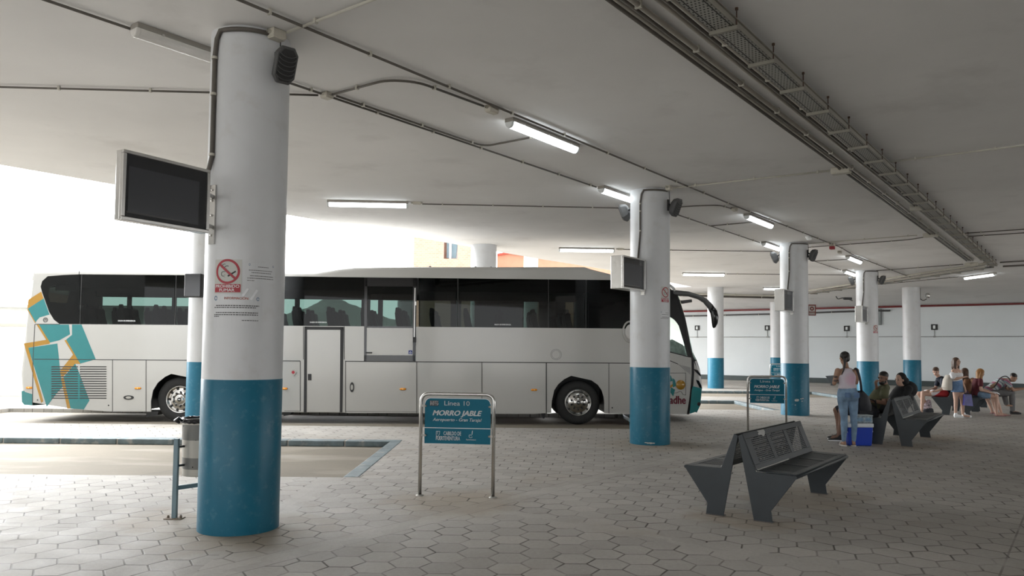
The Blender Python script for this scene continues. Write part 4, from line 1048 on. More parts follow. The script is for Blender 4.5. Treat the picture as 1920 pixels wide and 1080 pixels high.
# surround as a ring built from strips between the two outlines
m = M()
ringo = [bs(*p) for p in ((1181, 616), (1181, 526), (1225, 531), (1256, 540), (1267, 552), (1274, 575), (1281, 598), (1290, 640), (1297, 673), (1256, 662), (1225, 646))]
ringi = [bs(*p) for p in ((1200, 620), (1200, 592), (1240, 588), (1256, 594), (1263.7, 599), (1268, 604), (1272.8, 610.7), (1279, 631.5), (1289, 667.5), (1256, 659), (1225, 643))]
for i in range(len(ringo)):
    j = (i+1) % len(ringo)
    m.prism([(ringo[i][0], .002, ringo[i][1]), (ringo[j][0], .002, ringo[j][1]), (ringi[j][0], .002, ringi[j][1]), (ringi[i][0], .002, ringi[i][1])], (0, 0, 0), (0, .012, 0))
m.build('cab_window_frame', M_GLOSSB, bus)
m = M(); m.poly([(x, .010, z) for x, z in win]); cw = m.build('cab_window', M_CLEAR, bus)
m = M(); q = [(1256, 640), (1262, 636), (1283, 647), (1289, 668), (1256, 660)]
m.prism([(x, .10, z) for x, z in [bs(*p) for p in q]], (0, 0, 0), (0, .35, 0)); m.build('folded_sunshade', mat('sunshade_silver', (.55, .58, .57), .35, .3, var=.35, scale=14), bus)
m = M(); sp = [bs(*p) for p in ((1268, 552), (1276, 575), (1283, 598), (1292, 644), (1298.7, 675.5), (1299, 700), (1297.5, 722), (1294, 752), (1290, 777))]
for i in range(len(sp)-1):
    (xa_, za_), (xb_, zb_) = sp[i], sp[i+1]; m.prism([(xa_-.028, -.006, za_), (xb_-.028, -.006, zb_), (xb_+.028, -.006, zb_), (xa_+.028, -.006, za_)], (0, 0, 0), (0, .02, 0))
m.build('front_seam', M_GLOSSB, bus)
# front corner pieces
side_poly('front_bumper', [bs(*p) for p in ((1297, 731), (1299, 724), (1312, 727.5), (1314.5, 730), (1312, 757), (1304.5, 772), (1293, 776))], M_TEAL, -.007)
side_poly('headlight', [bs(*p) for p in ((1305, 712), (1310.5, 714), (1314.5, 722), (1316, 728), (1312, 727), (1307, 718))], M_GLOSSB, -.009)
side_poly('headlight', [bs(*p) for p in ((1299, 691), (1308, 694), (1313.5, 702), (1314, 706), (1306, 699))], M_GLOSSB, -.009)
p = bs(1310.5, 757.5); m = M(); m.lathe([(.045, 0), (.04, .012), (0, .012)], (p[0], 0, p[1]), (0, -1, 0), 20); m.build('fog_lamp', M_GLOSSB, bus)
side_poly('grille_mesh', [a7(*p) for p in ((160, 628), (248, 652), (250, 705), (205, 668))], mat('mesh_grey', (.30, .30, .29), .6), -.004)
side_poly('crease', [a7(*p) for p in ((100, 600), (160, 625), (160, 630), (100, 606))], M_SEAM, -.003)
# mirror
def tube_px(pts, r, y, name, mt, parent=bus, n=10):
    P = [(*(q := bs(*p[:2]))[:1], y+(p[2] if len(p) > 2 else 0), q[1]) for p in pts]
    m = M(); m.tube(P, r, n); return m.build(name, mt, parent)
mir = tube_px([(1245, 548, .15), (1268, 549, .05), (1290, 551), (1310, 557), (1322, 564), (1332, 575), (1337, 586)], [.075, .07, .06, .06, .065, .075, .07], .0, 'mirror_arm', mat('mirror_housing', (.10, .10, .10), .25))
tube_px([(1333, 574), (1337.5, 584), (1340, 596), (1339.5, 606), (1338, 613), (1337, 615)], [.05, .085, .088, .07, .04, .01], -.02, 'mirror_head', M_GLOSSB)
tube_px([(1278, 561), (1300, 561.5), (1318, 559)], [.035, .045, .04], 1.0, 'sun_visor', M_DARKG)
tube_px([(1300, 662), (1306, 672), (1312, 684)], [.02, .03, .015], .3, 'wiper', M_BLACK)
# --- livery
LIV = [('livery_teal', M_TEAL, [
    [(176, 235), (76, 300), (124, 388), (130, 376), (150, 355), (212, 337)],
    [(145, 400), (335, 400), (342, 462), (275, 500), (215, 514)],
    [(78, 548), (262, 520), (273, 625), (283, 720), (298, 790), (255, 838), (195, 920)],
    [(355, 400), (415, 400), (505, 620), (405, 648), (360, 590), (318, 495), (355, 465)],
    [(375, 648), (398, 700), (465, 880), (430, 937), (345, 932), (300, 735)],
    [(36, 820), (103, 841), (103, 912), (52, 908), (38, 890)]]),
  ('livery_yellow', M_YEL, [
    [(78, 243), (160, 192), (174, 235), (72, 301)], [(76, 300), (72, 306), (120, 390), (126, 390)],
    [(130, 400), (145, 400), (217, 516), (203, 516)],
    [(50, 520), (190, 497), (216, 521), (78, 547), (173, 886), (160, 896)],
    [(307, 500), (319, 497), (408, 650), (375, 648), (290, 737), (278, 695), (362, 590)],
    [(285, 740), (302, 735), (346, 932), (325, 932)]])]
for nm, mt, polys in LIV:
    for pl in polys:
        side_poly(nm, [a4(*p) for p in pl], mt, -.003 if 'teal' in nm else -.0036, .004)
# white swoosh with the round maker's badge
c = a4(187, 371)
m = M(); m.lathe([(.055, 0), (.055, .002), (.040, .002), (.040, 0)], (c[0], -.003, c[1]), (0, -1, 0), 24); m.box(c[0]-.022, c[0]-.010, -.005, -.003, c[1]-.026, c[1]+.022); m.box(c[0]+.010, c[0]+.022, -.005, -.003, c[1]-.026, c[1]+.022); m.box(c[0]-.022, c[0]+.022, -.005, -.003, c[1]+.012, c[1]+.026)
m.build('maker_badge', M_SEAM, bus)
# louvres
for xa_, xb_ in ((225, 393), (405, 573)):
    m = M()
    for i in range(14):
        y = 664+i*15.3; p = [a4(xa_, y), a4(xb_, y+.3), a4(xb_, y+6.5), a4(xa_+4, y+6.5), a4(xa_, y+10)]
        m.prism([(x, -.0046, z) for x, z in p], (0, 0, 0), (0, .004, 0))
    m.build('louvre', M_SEAM, bus)
# --- seams of the flap doors
m = M()
def seam(pts, wpx=1.1):
    P = [bs(*p) for p in pts]; h = wpx/81/2
    for i in range(len(P)-1):
        a = Vector((P[i][0], 0, P[i][1])); b = Vector((P[i+1][0], 0, P[i+1][1])); d = (b-a).normalized(); n_ = Vector((-d.z, 0, d.x))*h
        m.prism([a-n_, b-n_, b+n_, a+n_], (0, -.0044, 0), (0, .002, 0))
H1 = lambda x: 673.5+(x-65)*.00676
seam([(64, H1(64)), (563, H1(563))], 1.3); seam([(647, H1(647)), (1181, H1(1181))], 1.5)
seam([(65.5, 608), (62, 673.5), (61, 760)]); seam([(66, 607.8), (112, 607.9)])
for x in (211, 274, 781.5, 903.7, 1024.4, 1141.7): seam([(x, H1(x)), (x, 772 if x < 500 else 775.5)], 1.0 if x != 1024.4 else 1.8)
seam([(563, H1(563)), (563, 771)]); seam([(648, H1(648)), (648, 773)])
seam([(569, 612), (569, 674)]); seam([(645.5, 612), (645.5, 674)])
seam([(533, 770.2), (563, 770.5)], .6); seam([(648, 771.2), (781, 772.4)], .6)
seam([(148.5, 507.5), (148.5, 514.5)], 1)
m.build('panel_seams', M_SEAM, bus)
# lower hatch doors read as doors: slight raised flap skins
for (xa_, xb_, nm) in ((213, 273, 'flap_door'), (649.5, 780.5, 'flap_door'), (783, 902.5, 'flap_door'), (905, 1023, 'flap_door')):
    side_poly(nm, [bs(xa_, 771 if xa_ < 500 else 774.5), bs(xa_, H1(xa_)+1.6), bs(xb_, H1(xb_)+1.6), bs(xb_, 771 if xa_ < 500 else 774.5)], M_BUS, -.003, .004)
# middle door
d = side_poly('door', [bs(576, 772), bs(576, 618.5), bs(638, 619), bs(638, 772.5)], M_BUS, -.006, .012)
m = M()
for pl in (((569.5, 773), (571, 612.5), (576, 612.5), (575, 773)), ((637, 773), (638.5, 613), (644.5, 613), (642, 773)), ((571, 612.3), (571, 618), (644, 618.5), (644, 612.8))):
    m.prism([(x, -.008, z) for x, z in [bs(*p) for p in pl]], (0, 0, 0), (0, .010, 0))
m.build('door_seal', M_BLACK, d)
side_poly('handle', [bs(577.5, 713), bs(577.5, 701), bs(584, 701), bs(584, 713)], M_BLACK, -.014, .008, d)
# wheelchair hatch
h = side_poly('wheelchair_hatch', [bs(687.4, 664.8), bs(687.8, 614.4), bs(774, 615), bs(773.6, 665.5)], M_BUS, -.006, .010)
m = M()
for pl in (((682.5, 677), (683.5, 521), (689, 521), (687.3, 677)), ((773.8, 677), (774.5, 521), (782, 521), (779, 677)), ((682.5, 666), (682.5, 677), (779, 677.5), (779, 666.5)), ((684, 520.5), (684, 536.5), (782, 537), (782, 521)), ((687, 611.3), (687, 614.6), (775, 615.2), (775, 612))):
    m.prism([(x, -.007, z) for x, z in [bs(*p) for p in pl]], (0, 0, 0), (0, .014, 0))
m.build('hatch_frame', M_GLOSSB, h)
m = M(); m.poly([(x, .006, z) for x, z in [bs(689, 611), bs(689, 537), bs(774, 537.5), bs(774, 612)]]); m.build('window_pane', M_TINT, h)
m = M()
for px in (711.5, 691): m.box(bs(px-2.6, 600)[0], bs(px+2.6, 600)[0], .012, .03, bs(px, 611)[1], bs(px, 537)[1])
m.box(bs(689, 600)[0], bs(774, 600)[0], .012, .03, bs(700, 551)[1], bs(700, 537)[1])
m.build('pane_post', M_GLOSSB, h)
m = M(); m.box(bs(776.5, 600)[0], bs(778, 600)[0], -.016, -.006, bs(777, 632)[1], bs(777, 540)[1]); m.box(bs(776.5, 600)[0], bs(780, 600)[0], -.02, -.006, bs(777, 572.5)[1], bs(777, 565.5)[1]); m.build('slide_rail', M_STEEL, h)
m = M(); m.box(bs(775, 600)[0], bs(781, 600)[0], -.03, -.006, bs(777, 642)[1], bs(777, 632)[1]); m.box(bs(687, 600)[0], bs(699, 600)[0], -.03, -.006, bs(690, 662.5)[1], bs(690, 660)[1]); m.build('handle', M_BLACK, h)
m = M(); a, b = bs(766, 664), bs(773, 657); m.box(a[0], b[0], -.009, -.006, a[1], b[1]); sk = m.build('wheelchair_sticker', mat('sticker_blue', (.02, .04, .22), .4, var=0), h)
m = M(); cx, cz = (a[0]+b[0])/2, (a[1]+b[1])/2
m.lathe([(.024, 0), (.024, .001), (.017, .001), (.017, 0)], (cx+.002, -.009, cz-.010), (0, -1, 0), 14); m.box(cx-.008, cx-.001, -.0105, -.009, cz-.008, cz+.026); m.box(cx-.004, cx+.014, -.0105, -.009, cz+.002, cz+.008)
m.build('wheelchair_symbol', M_WHT, h)
# small fittings
for (px, py) in ((55, 727), (258.7, 728), (533.5, 728.7), (755.5, 729.6), (1001.5, 731)):
    c = bs(px, py); m = M(); m.tube([(c[0]-.075, -.004, c[1]), (c[0]-.05, -.01, c[1]), (c[0]+.05, -.01, c[1]), (c[0]+.075, -.004, c[1])], [.008, .026, .026, .008], 10); mk = m.build('marker_light', M_AMBER, bus)
    m = M(); m.lathe([(.012, 0), (.008, .01), (0, .01)], (c[0], -.032, c[1]), (0, -1, 0), 8); m.build('bulb', mat('bulb_glow', (1, .8, .35), .3, var=0), mk)
def oval(px, py, rx, rz, mt, name, dep=.012, inner_=None):
    c = bs(px, py); m = M(); P = [(c[0]+rx*math.cos(a), -.004, c[1]+rz*math.sin(a)) for a in [i*2*PI/24 for i in range(24)]]
    m.prism(P, (0, 0, 0), (0, -dep, 0)); o = m.build(name, mt, bus)
    if inner_:
        m = M(); P = [(c[0]+rx*.55*math.cos(a), -.004-dep, c[1]+rz*.55*math.sin(a)) for a in [i*2*PI/20 for i in range(20)]]
        m.prism(P, (0, 0, 0), (0, -.004, 0)); m.build('grip', inner_, o)
    return o
oval(241.5, 745.3, .115, .05, M_BLACK, 'flap_handle', .012, M_GALV); oval(660, 726, .05, .115, M_BLACK, 'flap_handle', .012, M_GALV)
oval(550, 698, .065, .065, M_GALV, 'emergency_button', .010, M_RED)
fc = oval(1042.4, 664.6, .125, .125, M_BUS, 'fuel_cap', .008)
c = bs(1042.4, 664.6); m = M()
for R_ in (.125, .095):
    P = [(c[0]+R_*math.cos(a), -.013, c[1]+R_*math.sin(a)) for a in [i*2*PI/32 for i in range(33)]]; m.tube(P, .004, 5, caps=False)
m.build('cap_rim', mat('rim_grey', (.25, .25, .25), .4), fc)
c = bs(1181, 622); m = M(); P = [(c[0]+.16*math.cos(a), -.006, c[1]+.24*math.sin(a)) for a in [i*2*PI/32 for i in range(33)]]; m.tube(P, .022, 8, caps=False); o = m.build('side_roundel', M_BUS, bus)
m = M(); m.prism([(c[0]+.11*math.cos(a), -.004, c[1]+.17*math.sin(a)) for a in [i*2*PI/24 for i in range(24)]], (0, 0, 0), (0, -.006, 0)); m.build('roundel_centre', M_STEEL, o)
for (px, py) in ((70.5, 750), (203.5, 760), (1148, 764.5)):
    c = bs(px, py); m = M(); m.lathe([(.016, 0), (.016, .004), (0, .004)], (c[0], 0, c[1]), (0, -1, 0), 10); m.build('plug', M_BLACK, bus)
def bus_text(txt, px0, px1, py, size, mt, bold=0, name='lettering', y=-.002):
    a = bs(px0, py); b = bs(px1, py); me = fit_text(text_mesh(txt, size, bold), b[0]-a[0])
    for v in me.vertices: v.co = Vector(((a[0]+b[0])/2+v.co.x, y, a[1]+v.co.y))
    return obj_from(me, name, mt, bus)
for a, b, y in ((221, 254, 601.5), (581, 613, 604.3), (927, 958, 608.6)): bus_text('SALIDA DE EMERGENCIA', a, b, y, .045, M_WHT, .002)
bus_text('adhe', 1255, 1286, 750.5, .26, mat('logo_maroon', (.16, .01, .03), .4, var=0), .010, y=-.005)
# company emblem
c = a7(178, 778); m = M(); m.lathe([(.112, 0), (.112, .002), (0, .002)], (c[0], -.003, c[1]), (0, -1, 0), 28); m.build('emblem_sun', M_YEL, bus)
for pl in ([(88, 700), (108, 712), (120, 748), (95, 758)], [(118, 728), (137, 742), (146, 785), (122, 797)], [(108, 795), (138, 812), (124, 862), (104, 832)]): side_poly('emblem_block', [a7(*p) for p in pl], M_TEAL, -.0055, .003)
side_poly('emblem_band', [a7(*p) for p in ((100, 786), (138, 758), (142, 770), (104, 802))], M_YEL, -.0045, .002)
m = M()
P = [a7(*p) for p in ((95, 692), (215, 692), (215, 852), (192, 846), (186, 830), (172, 824), (150, 835), (128, 838))]
for i in range(len(P)-1):
    a = Vector((P[i][0], -.005, P[i][1])); b = Vector((P[i+1][0], -.005, P[i+1][1])); m.tube([a, b], .004, 4)
m.build('emblem_outline', M_SEAM, bus)
# roof unit and trims
xa_, za_ = bs(752, 501); xb_, zb_ = bs(1100, 501)
m = M(); m.prism([(xa_-.05, .32, za_-.05), (xa_+.08, .32, za_+.05), (xb_-.12, .32, za_+.045), (xb_+.05, .32, za_-.08)], (0, 0, 0), (0, 1.9, 0)); ac = m.build('roof_unit', M_BUS, bus, bevel=.02)
m = M()
for px in (803.5, 891, 921): 
    c = bs(px, 494.5); m.lathe([(.03, 0), (.035, .03), (.02, .05), (0, .055)], (c[0], .5, za_+.04), (0, 0, 1), 10)
m.build('roof_bolt', M_DARKG, ac)
m = M(); a = bs(892, 502.8); b = bs(925, 502.5); m.box(a[0], b[0], .10, .13, a[1]-.02, a[1]+.015); m.build('roof_label', mat('roof_label', (.50, .44, .22), .6), bus)
# mudflaps
for pl, y in (([(270, 783), (272, 772), (293, 772), (292, 779)], .1), ([(530, 781), (528, 772), (546, 772.5), (541, 779)], .1), ([(1017, 775.5), (1024, 775.5), (1022, 786), (1019, 786)], .2)):
    m = M(); m.prism([(x, y, z) for x, z in [bs(*p) for p in pl]], (0, 0, 0), (0, .35, 0)); m.build('mudflap', M_BLACK, bus)
# --- wheels
def wheel(px, y, front, name='wheel', face=-1):
    cx = bs(px, 755.5)[0]; c = (cx, y, .522)
    m = M(); ax = (0, face, 0)
    m.lathe([(.30, -.28), (.42, -.30), (.495, -.285), (.518, -.24), (.522, -.15), (.518, -.04), (.495, .0), (.44, .018), (.37, .02), (.325, .01), (.308, -.01)], c, ax, 56)
    w_ = m.build(name, M_TYRE, bus)
    m = M(); m.lathe([(.308, -.28), (.300, -.02), (.312, .012), (.305, .018), (.290, .0), (.285, -.05), (.27, -.07 if not front else -.02), (.235, -.06 if not front else .02), (.20, -.045 if not front else .045), (.125, -.045 if not front else .05), (.12, .01 if not front else .07), (.105, .03 if not front else .09), (0, .035 if not front else .095)], c, ax, 48)
    r = m.build('rim', M_CHROME, w_)
    h = (-.04 if not front else .048)
    for i in range(10 if face < 0 else 0):
        m = M(); a = (i+.5)*PI/5; m.lathe([(.024, h), (.024, h+.006), (0, h+.006)], (c[0]+math.cos(a)*.165, c[1], c[2]+math.sin(a)*.165), ax, 12)
        m.build('nut_recess', M_BLACK, w_)
    for i in range(10 if face < 0 else 0):
        m = M(); a = i*PI/5; m.lathe([(.026, -.055 if not front else .0), (.026, -.045 if not front else .014), (0, -.045 if not front else .014)], (c[0]+math.cos(a)*.25, c[1], c[2]+math.sin(a)*.25), ax, 12)
        m.build('hand_hole', M_BLACK, w_)
    m = M(); h = .035 if not front else .095; m.lathe([(.048, h-.003), (.046, h+.008), (0, h+.010)], c, ax, 20); cp = m.build('hub_cap', M_BLACK, w_)
    m = M(); m.prism([(c[0]-.026, c[1]+face*(h+.011), c[2]-.006), (c[0]+.026, c[1]+face*(h+.011), c[2]-.010), (c[0]+.026, c[1]+face*(h+.011), c[2]+.004), (c[0]-.026, c[1]+face*(h+.011), c[2]+.008)], (0, 0, 0), (0, face*.001, 0)); m.build('hub_mark', M_WHT, w_)
wheel(333.3, .12, False); wheel(446, .12, False); wheel(1084.8, .12, True)
for px in (333.3, 446, 1084.8): wheel(px, W_-.12, False, 'far_wheel', 1)

# ================================================================ OUTSIDE
M_BRICK = None
def brick():
    n = N('brick_facing'); o = n.obj(); b = n.new('ShaderNodeTexBrick'); n.l(n.comb(n.m('ADD', n.sep(o)[0], n.sep(o)[1]), n.sep(o)[2]), b.inputs['Vector'])
    b.inputs['Color1'].default_value = (.60, .34, .25, 1); b.inputs['Color2'].default_value = (.66, .40, .30, 1); b.inputs['Mortar'].default_value = (.55, .45, .38, 1)
    b.inputs['Scale'].default_value = 2.0; b.inputs['Mortar Size'].default_value = .02
    n.l(b.outputs[0], n.b.inputs['Base Color']); n.b.inputs['Roughness'].default_value = .9; return n.mat
M_BRICK = brick()
ZB = 52.0
def at(px, py, Y): 
    p = V(px, py, (0, Y), (0, 1)); return p
b = thing('brick_building', 'pale red brick building behind the coach with a tall window recess', 'building', (at(830, 500, ZB).x, ZB, RD))
o0 = Vector((at(830, 500, ZB).x, ZB, RD)); T = Matrix.Translation(-o0)
xl = at(772, 480, ZB).x; xr = at(884, 480, ZB).x; wx0 = at(832, 480, ZB).x; wx1 = at(858, 480, ZB).x; wz0 = at(840, 485, ZB).z
m = M(T); m.box(xl, wx0, ZB, ZB+12, RD, 12); m.box(wx1, xr+.5, ZB, ZB+12, RD, 12); m.box(wx0, wx1, ZB, ZB+12, RD, wz0); m.box(wx0, wx1, ZB+.8, ZB+12, wz0, 12); m.build('brick_wall', M_BRICK, b)
m = M(T); m.box(wx0+.35, wx0+.5, ZB+.1, ZB+.7, wz0, 11.5); m.box(wx0+.5, wx1, ZB+.55, ZB+.75, wz0, 11.8); m.build('window', mat('window_white', (.75, .77, .78), .4), b)
m = M(T); m.poly([(wx0+.15, ZB+.5, wz0+.1), (wx0+.8, ZB+.5, wz0+.1), (wx0+1.1, ZB+.5, 11.5), (wx0+.15, ZB+.5, 11.5)]); m.build('open_shutter', mat('shutter_blue', (.25, .38, .45), .3), b)
m = M(T); m.box(xr+.3, xr+.5, ZB-.15, ZB+.1, 6.8, 12); m.build('corner_trim', M_YEL, b)
b = thing('brick_annex', 'lower orange brick building with a sloping top right of the wide pillar', 'building', (at(1030, 500, 58).x, 58, RD))
o0 = Vector((at(1030, 500, 58).x, 58, RD)); T = Matrix.Translation(-o0)
pr = [at(px, py, 58) for px, py in ((932, 479), (955, 475), (1200, 497), (1345, 541))]
m = M(T); m.prism([Vector((pr[0].x, 58, RD))]+[Vector((p.x, 58, p.z)) for p in pr]+[Vector((pr[-1].x, 58, RD))], (0, 0, 0), (0, 8, 0)); m.build('brick_wall', mat('annex_orange', (.62, .34, .23), .9, var=.06, scale=1.5), b)
m = M(T); 
for i in range(3): m.prism([Vector((pr[i].x, 57.8, pr[i].z-.05)), Vector((pr[i+1].x, 57.8, pr[i+1].z-.05)), Vector((pr[i+1].x, 57.8, pr[i+1].z+.12)), Vector((pr[i].x, 57.8, pr[i].z+.12))], (0, 0, 0), (0, 8.4, 0))
m.build('roof_edge', mat('roof_red', (.55, .09, .06), .6), b)
# boundary wall left
c = thing('boundary_wall', 'long whitewashed boundary wall behind the tail of the coach', 'wall', (-18, 26.4, RD), 0)
m = M(); m.box(-40, 7.5, 0, .35, 0, 1.62+.95); m.build('wall_body', M_CREAM, c)
m = M(); m.box(-40, 7.6, -.06, .4, 2.38, 2.46); m.build('ledge', mat('ledge_beige', (.55, .51, .44), .8), c)
m = M(); m.box(-40, 7.5, .1, .35, 2.57, 3.05); m.box(-40, 7.6, .04, .4, 3.02, 3.12); m.build('coping', mat('coping_grey', (.60, .60, .57), .8), c)
# distant land
m = M(); rr = random.Random(11); P0 = []
prof = [(-200, 30), (150, 25), (300, 40), (420, 60), (520, 62), (575, 78), (600, 92), (618, 100), (640, 94), (680, 78), (730, 60), (800, 45), (900, 30), (1100, 20)]
ridge = []
for i in range(len(prof)-1):
    for j in range(6):
        t_ = j/6; px = prof[i][0]*(1-t_)+prof[i+1][0]*t_; h_ = prof[i][1]*(1-t_)+prof[i+1][1]*t_+rr.uniform(-1, 1); ridge.append(((px-960)/F_PX*1500, h_))
base = [m.pt((x, 1250, RD)) for x, h_ in ridge]; mid = [m.pt((x, 1380, h_*.5+rr.uniform(-2, 2))) for x, h_ in ridge]; topv = [m.pt((x, 1500, h_)) for x, h_ in ridge]
for i in range(len(ridge)-1):
    m.face((base[i], base[i+1], mid[i+1], mid[i]), True); m.face((mid[i], mid[i+1], topv[i+1], topv[i]), True)
tag(m.build('mountain', mat('mountain_haze', (.40, .42, .38), 1, var=.1, scale=.01, world=True), recenter=True), 'distant hazy mountain ridge seen through the coach windows', 'mountain')

# ================================================================ PEOPLE
def sphere(m, c, r, n=10):
    k = max(5, n//2); m.lathe([(r*math.sin(PI*i/k), -r*math.cos(PI*i/k)) for i in range(k+1)], c, (0, 0, 1), n)
def ell(m, c, rad, R=None, n=16):
    """ellipsoid; R: 3x3 rotation"""
    R = R or Matrix.Identity(3); c = Vector(c); k = n//2; idx = []
    for i in range(k+1):
        th = PI*i/k; row = []
        for j in range(n):
            ph = 2*PI*j/n; p = R @ Vector((rad[0]*math.sin(th)*math.cos(ph), rad[1]*math.sin(th)*math.sin(ph), rad[2]*math.cos(th)))
            row.append(m.pt(c+p))
            if i in (0, k): row = row*n; break
        idx.append(row)
    for i in range(k):
        for j in range(n):
            q = []
            for x in (idx[i][j], idx[i+1][j], idx[i+1][(j+1) % n], idx[i][(j+1) % n]):
                if x not in q: q.append(x)
            if len(q) > 2: m.face(q, True)
def chain(m, pts, rs, n=12):
    P = [Vector(p) for p in pts]; R_ = rs if isinstance(rs, (list, tuple)) else [rs]*len(P)
    PP = []; RR = []
    for i in range(len(P)-1):       # gentle interpolation between joints
        for j in range(4): t = j/4; PP.append(P[i]*(1-t)+P[i+1]*t); RR.append(R_[i]*(1-t)+R_[i+1]*t)
    PP.append(P[-1]); RR.append(R_[-1])
    m.tube(PP, RR, n)
    for p, r in zip(P, R_): sphere(m, p, r, n)
def loft(m, secs, n=20):
    """secs: (centre, half-width vector, half-depth vector)"""
    rows = []
    for c, a, b in secs:
        c, a, b = Vector(c), Vector(a), Vector(b); rows.append([m.pt(c+a*math.cos(2*PI*k/n)+b*math.sin(2*PI*k/n)) for k in range(n)])
    for i in range(len(rows)-1):
        for k in range(n): m.face((rows[i][k], rows[i][(k+1) % n], rows[i+1][(k+1) % n], rows[i+1][k]), True)
    m.face(rows[0][::-1]); m.face(rows[-1])
def finish(m, name, mt, parent, vox=.010, sm=3):
    o = m.build(name, mt, parent)
    r = o.modifiers.new('remesh', 'REMESH'); r.mode = 'VOXEL'; r.voxel_size = vox; r.use_smooth_shade = True
    s = o.modifiers.new('smooth', 'SMOOTH'); s.factor = .5; s.iterations = sm
    return o
def rot(yaw, pitch=0, roll=0):
    """local frame with +Y = where the face looks"""
    return (Matrix.Rotation(yaw, 3, 'Z') @ Matrix.Rotation(pitch, 3, 'X') @ Matrix.Rotation(roll, 3, 'Y'))
def head(body, C, R, s=1.0):
    C = Vector(C); e = lambda p, r: ell(body, C+R @ (Vector(p)*s), tuple(x*s for x in r), R)
    e((0, -.012, .022), (.074, .093, .088)); e((0, .018, -.035), (.058, .066, .070)); e((0, .045, -.078), (.036, .034, .028))
    e((0, .085, -.022), (.012, .018, .022)); e((0, .090, -.034), (.015, .014, .010)); e((0, .070, -.062), (.024, .014, .009))
    e((-.03, .072, .014), (.024, .012, .010)); e((.03, .072, .014), (.024, .012, .010))
    for sx in (-1, 1): e((sx*.075, -.008, -.010), (.010, .020, .032))
def eyes(parent, C, R, s=1.0):
    C = Vector(C); m = M()
    for sx in (-1, 1): ell(m, C+R @ (Vector((sx*.030, .077, -.002))*s), (.013*s, .010*s, .007*s), R, 10)
    m.build('eyes', mat('eye_dark', (.02, .015, .012), .3, var=0), parent)
    m = M(); ell(m, C+R @ (Vector((0, .082, -.062))*s), (.020*s, .006*s, .005*s), R, 10); m.build('lips', mat('lips', (.30, .09, .08), .5, var=0), parent)
    m = M()
    for sx in (-1, 1): ell(m, C+R @ (Vector((sx*.032, .080, .020))*s), (.020*s, .006*s, .004*s), R, 10)
    m.build('eyebrows', mat('brow', (.03, .02, .015), .8, var=0), parent)
def hand(m, wrist, d, palm_n, s=1.0, curl=.5, flip=1):
    """palm, four unequal fingers and a thumb leaving the side of the palm"""
    w_ = Vector(wrist); d = Vector(d).normalized(); n_ = Vector(palm_n); n_ = (n_-d*n_.dot(d)).normalized(); side = d.cross(n_)*flip
    chain(m, [w_, w_+d*.03*s, w_+d*.085*s], [.022*s, .026*s, .024*s], 8)
    for k in (-1, 1): chain(m, [w_+d*.03*s+side*.012*k*s, w_+d*.085*s+side*.022*k*s], [.016*s, .015*s], 8)
    for i, L in enumerate((.068, .078, .074, .058)):
        b = w_+d*.085*s+side*(.030-.020*i)*s; L *= s; a1 = curl*.6; a2 = curl*1.5
        p1 = b+(d*math.cos(a1)+n_*math.sin(a1))*L*.5; p2 = p1+(d*math.cos(a2)+n_*math.sin(a2))*L*.5
        chain(m, [b, p1, p2], [.0100*s, .0092*s, .0080*s], 7)
    b = w_+d*.03*s+side*.026*s; p1 = b+(d*.6+side*.7+n_*.3).normalized()*.035*s; p2 = p1+(d*.9+side*.25+n_*.3).normalized()*.030*s
    chain(m, [b, p1, p2], [.013*s, .011*s, .009*s], 7)
SK_TAN = mat('skin_tan', (.36, .21, .14), .55, var=.05, scale=8); SK_LIGHT = mat('skin_light', (.52, .33, .25), .55, var=.05, scale=8); SK_DARK = mat('skin_deep', (.22, .12, .08), .55, var=.05, scale=8)
def jeans_mat(name, col):
    n = N(name); o = n.obj(); f = n.ramp(n.noise(o, 5, 4), .35, .65, .75, 1.35); g = n.ramp(n.noise(o, 120, 3), .3, .7, .85, 1.12)
    n.l(n.mix(1.0, col, n.comb(n.m('MULTIPLY', f, g), n.m('MULTIPLY', f, g), n.m('MULTIPLY', f, g)), 'MULTIPLY'), n.b.inputs['Base Color']); n.b.inputs['Roughness'].default_value = .85
    n.bump(n.noise(o, 14, 4), .5, .01); return n.mat
M_JEAN = jeans_mat('washed_denim', (.17, .26, .37)); M_JEAN2 = jeans_mat('blue_denim', (.12, .20, .34))
M_HAIRB = mat('hair_black', (.012, .009, .008), .45, var=.2, scale=20); M_HAIRBR = mat('hair_brown', (.07, .035, .02), .5, var=.3, scale=20); M_HAIRG = mat('hair_gold', (.28, .13, .035), .5, var=.3, scale=20)
def sneaker(parent, heel, toe, mt, sole, nm='shoe', s=1.0):
    h = Vector(heel); t_ = Vector(toe); d = (t_-h); d.z = 0; L = d.length; d.normalize(); sd = Vector((-d.y, d.x, 0))
    m = M(); loft(m, [(h+Vector((0, 0, .055))-d*.01, sd*.028, Vector((0, 0, .035))), (h+d*L*.15+Vector((0, 0, .055)), sd*.036, Vector((0, 0, .045))), (h+d*L*.5+Vector((0, 0, .048)), sd*.040, Vector((0, 0, .035))), (h+d*L*.8+Vector((0, 0, .038)), sd*.046, Vector((0, 0, .024))), (t_+Vector((0, 0, .032)), sd*.03, Vector((0, 0, .014)))], 14)
    chain(m, [h+d*.03+Vector((0, 0, .06)), h+d*.035+Vector((0, 0, .10))], [.038*s, .040*s])
    o = finish(m, nm, mt, parent, .008, 2)
    m = M(); pts = []
    for a in range(20):
        an = a*2*PI/20; x = math.cos(an); y = math.sin(an); pts.append(h+d*(L*.5+x*(L*.53))+sd*(y*(.040+.008*x))+Vector((0, 0, .0)))
    m.prism(pts, (0, 0, .0), (0, 0, .026)); m.build('sole', sole, o, bevel=.006)
    return o

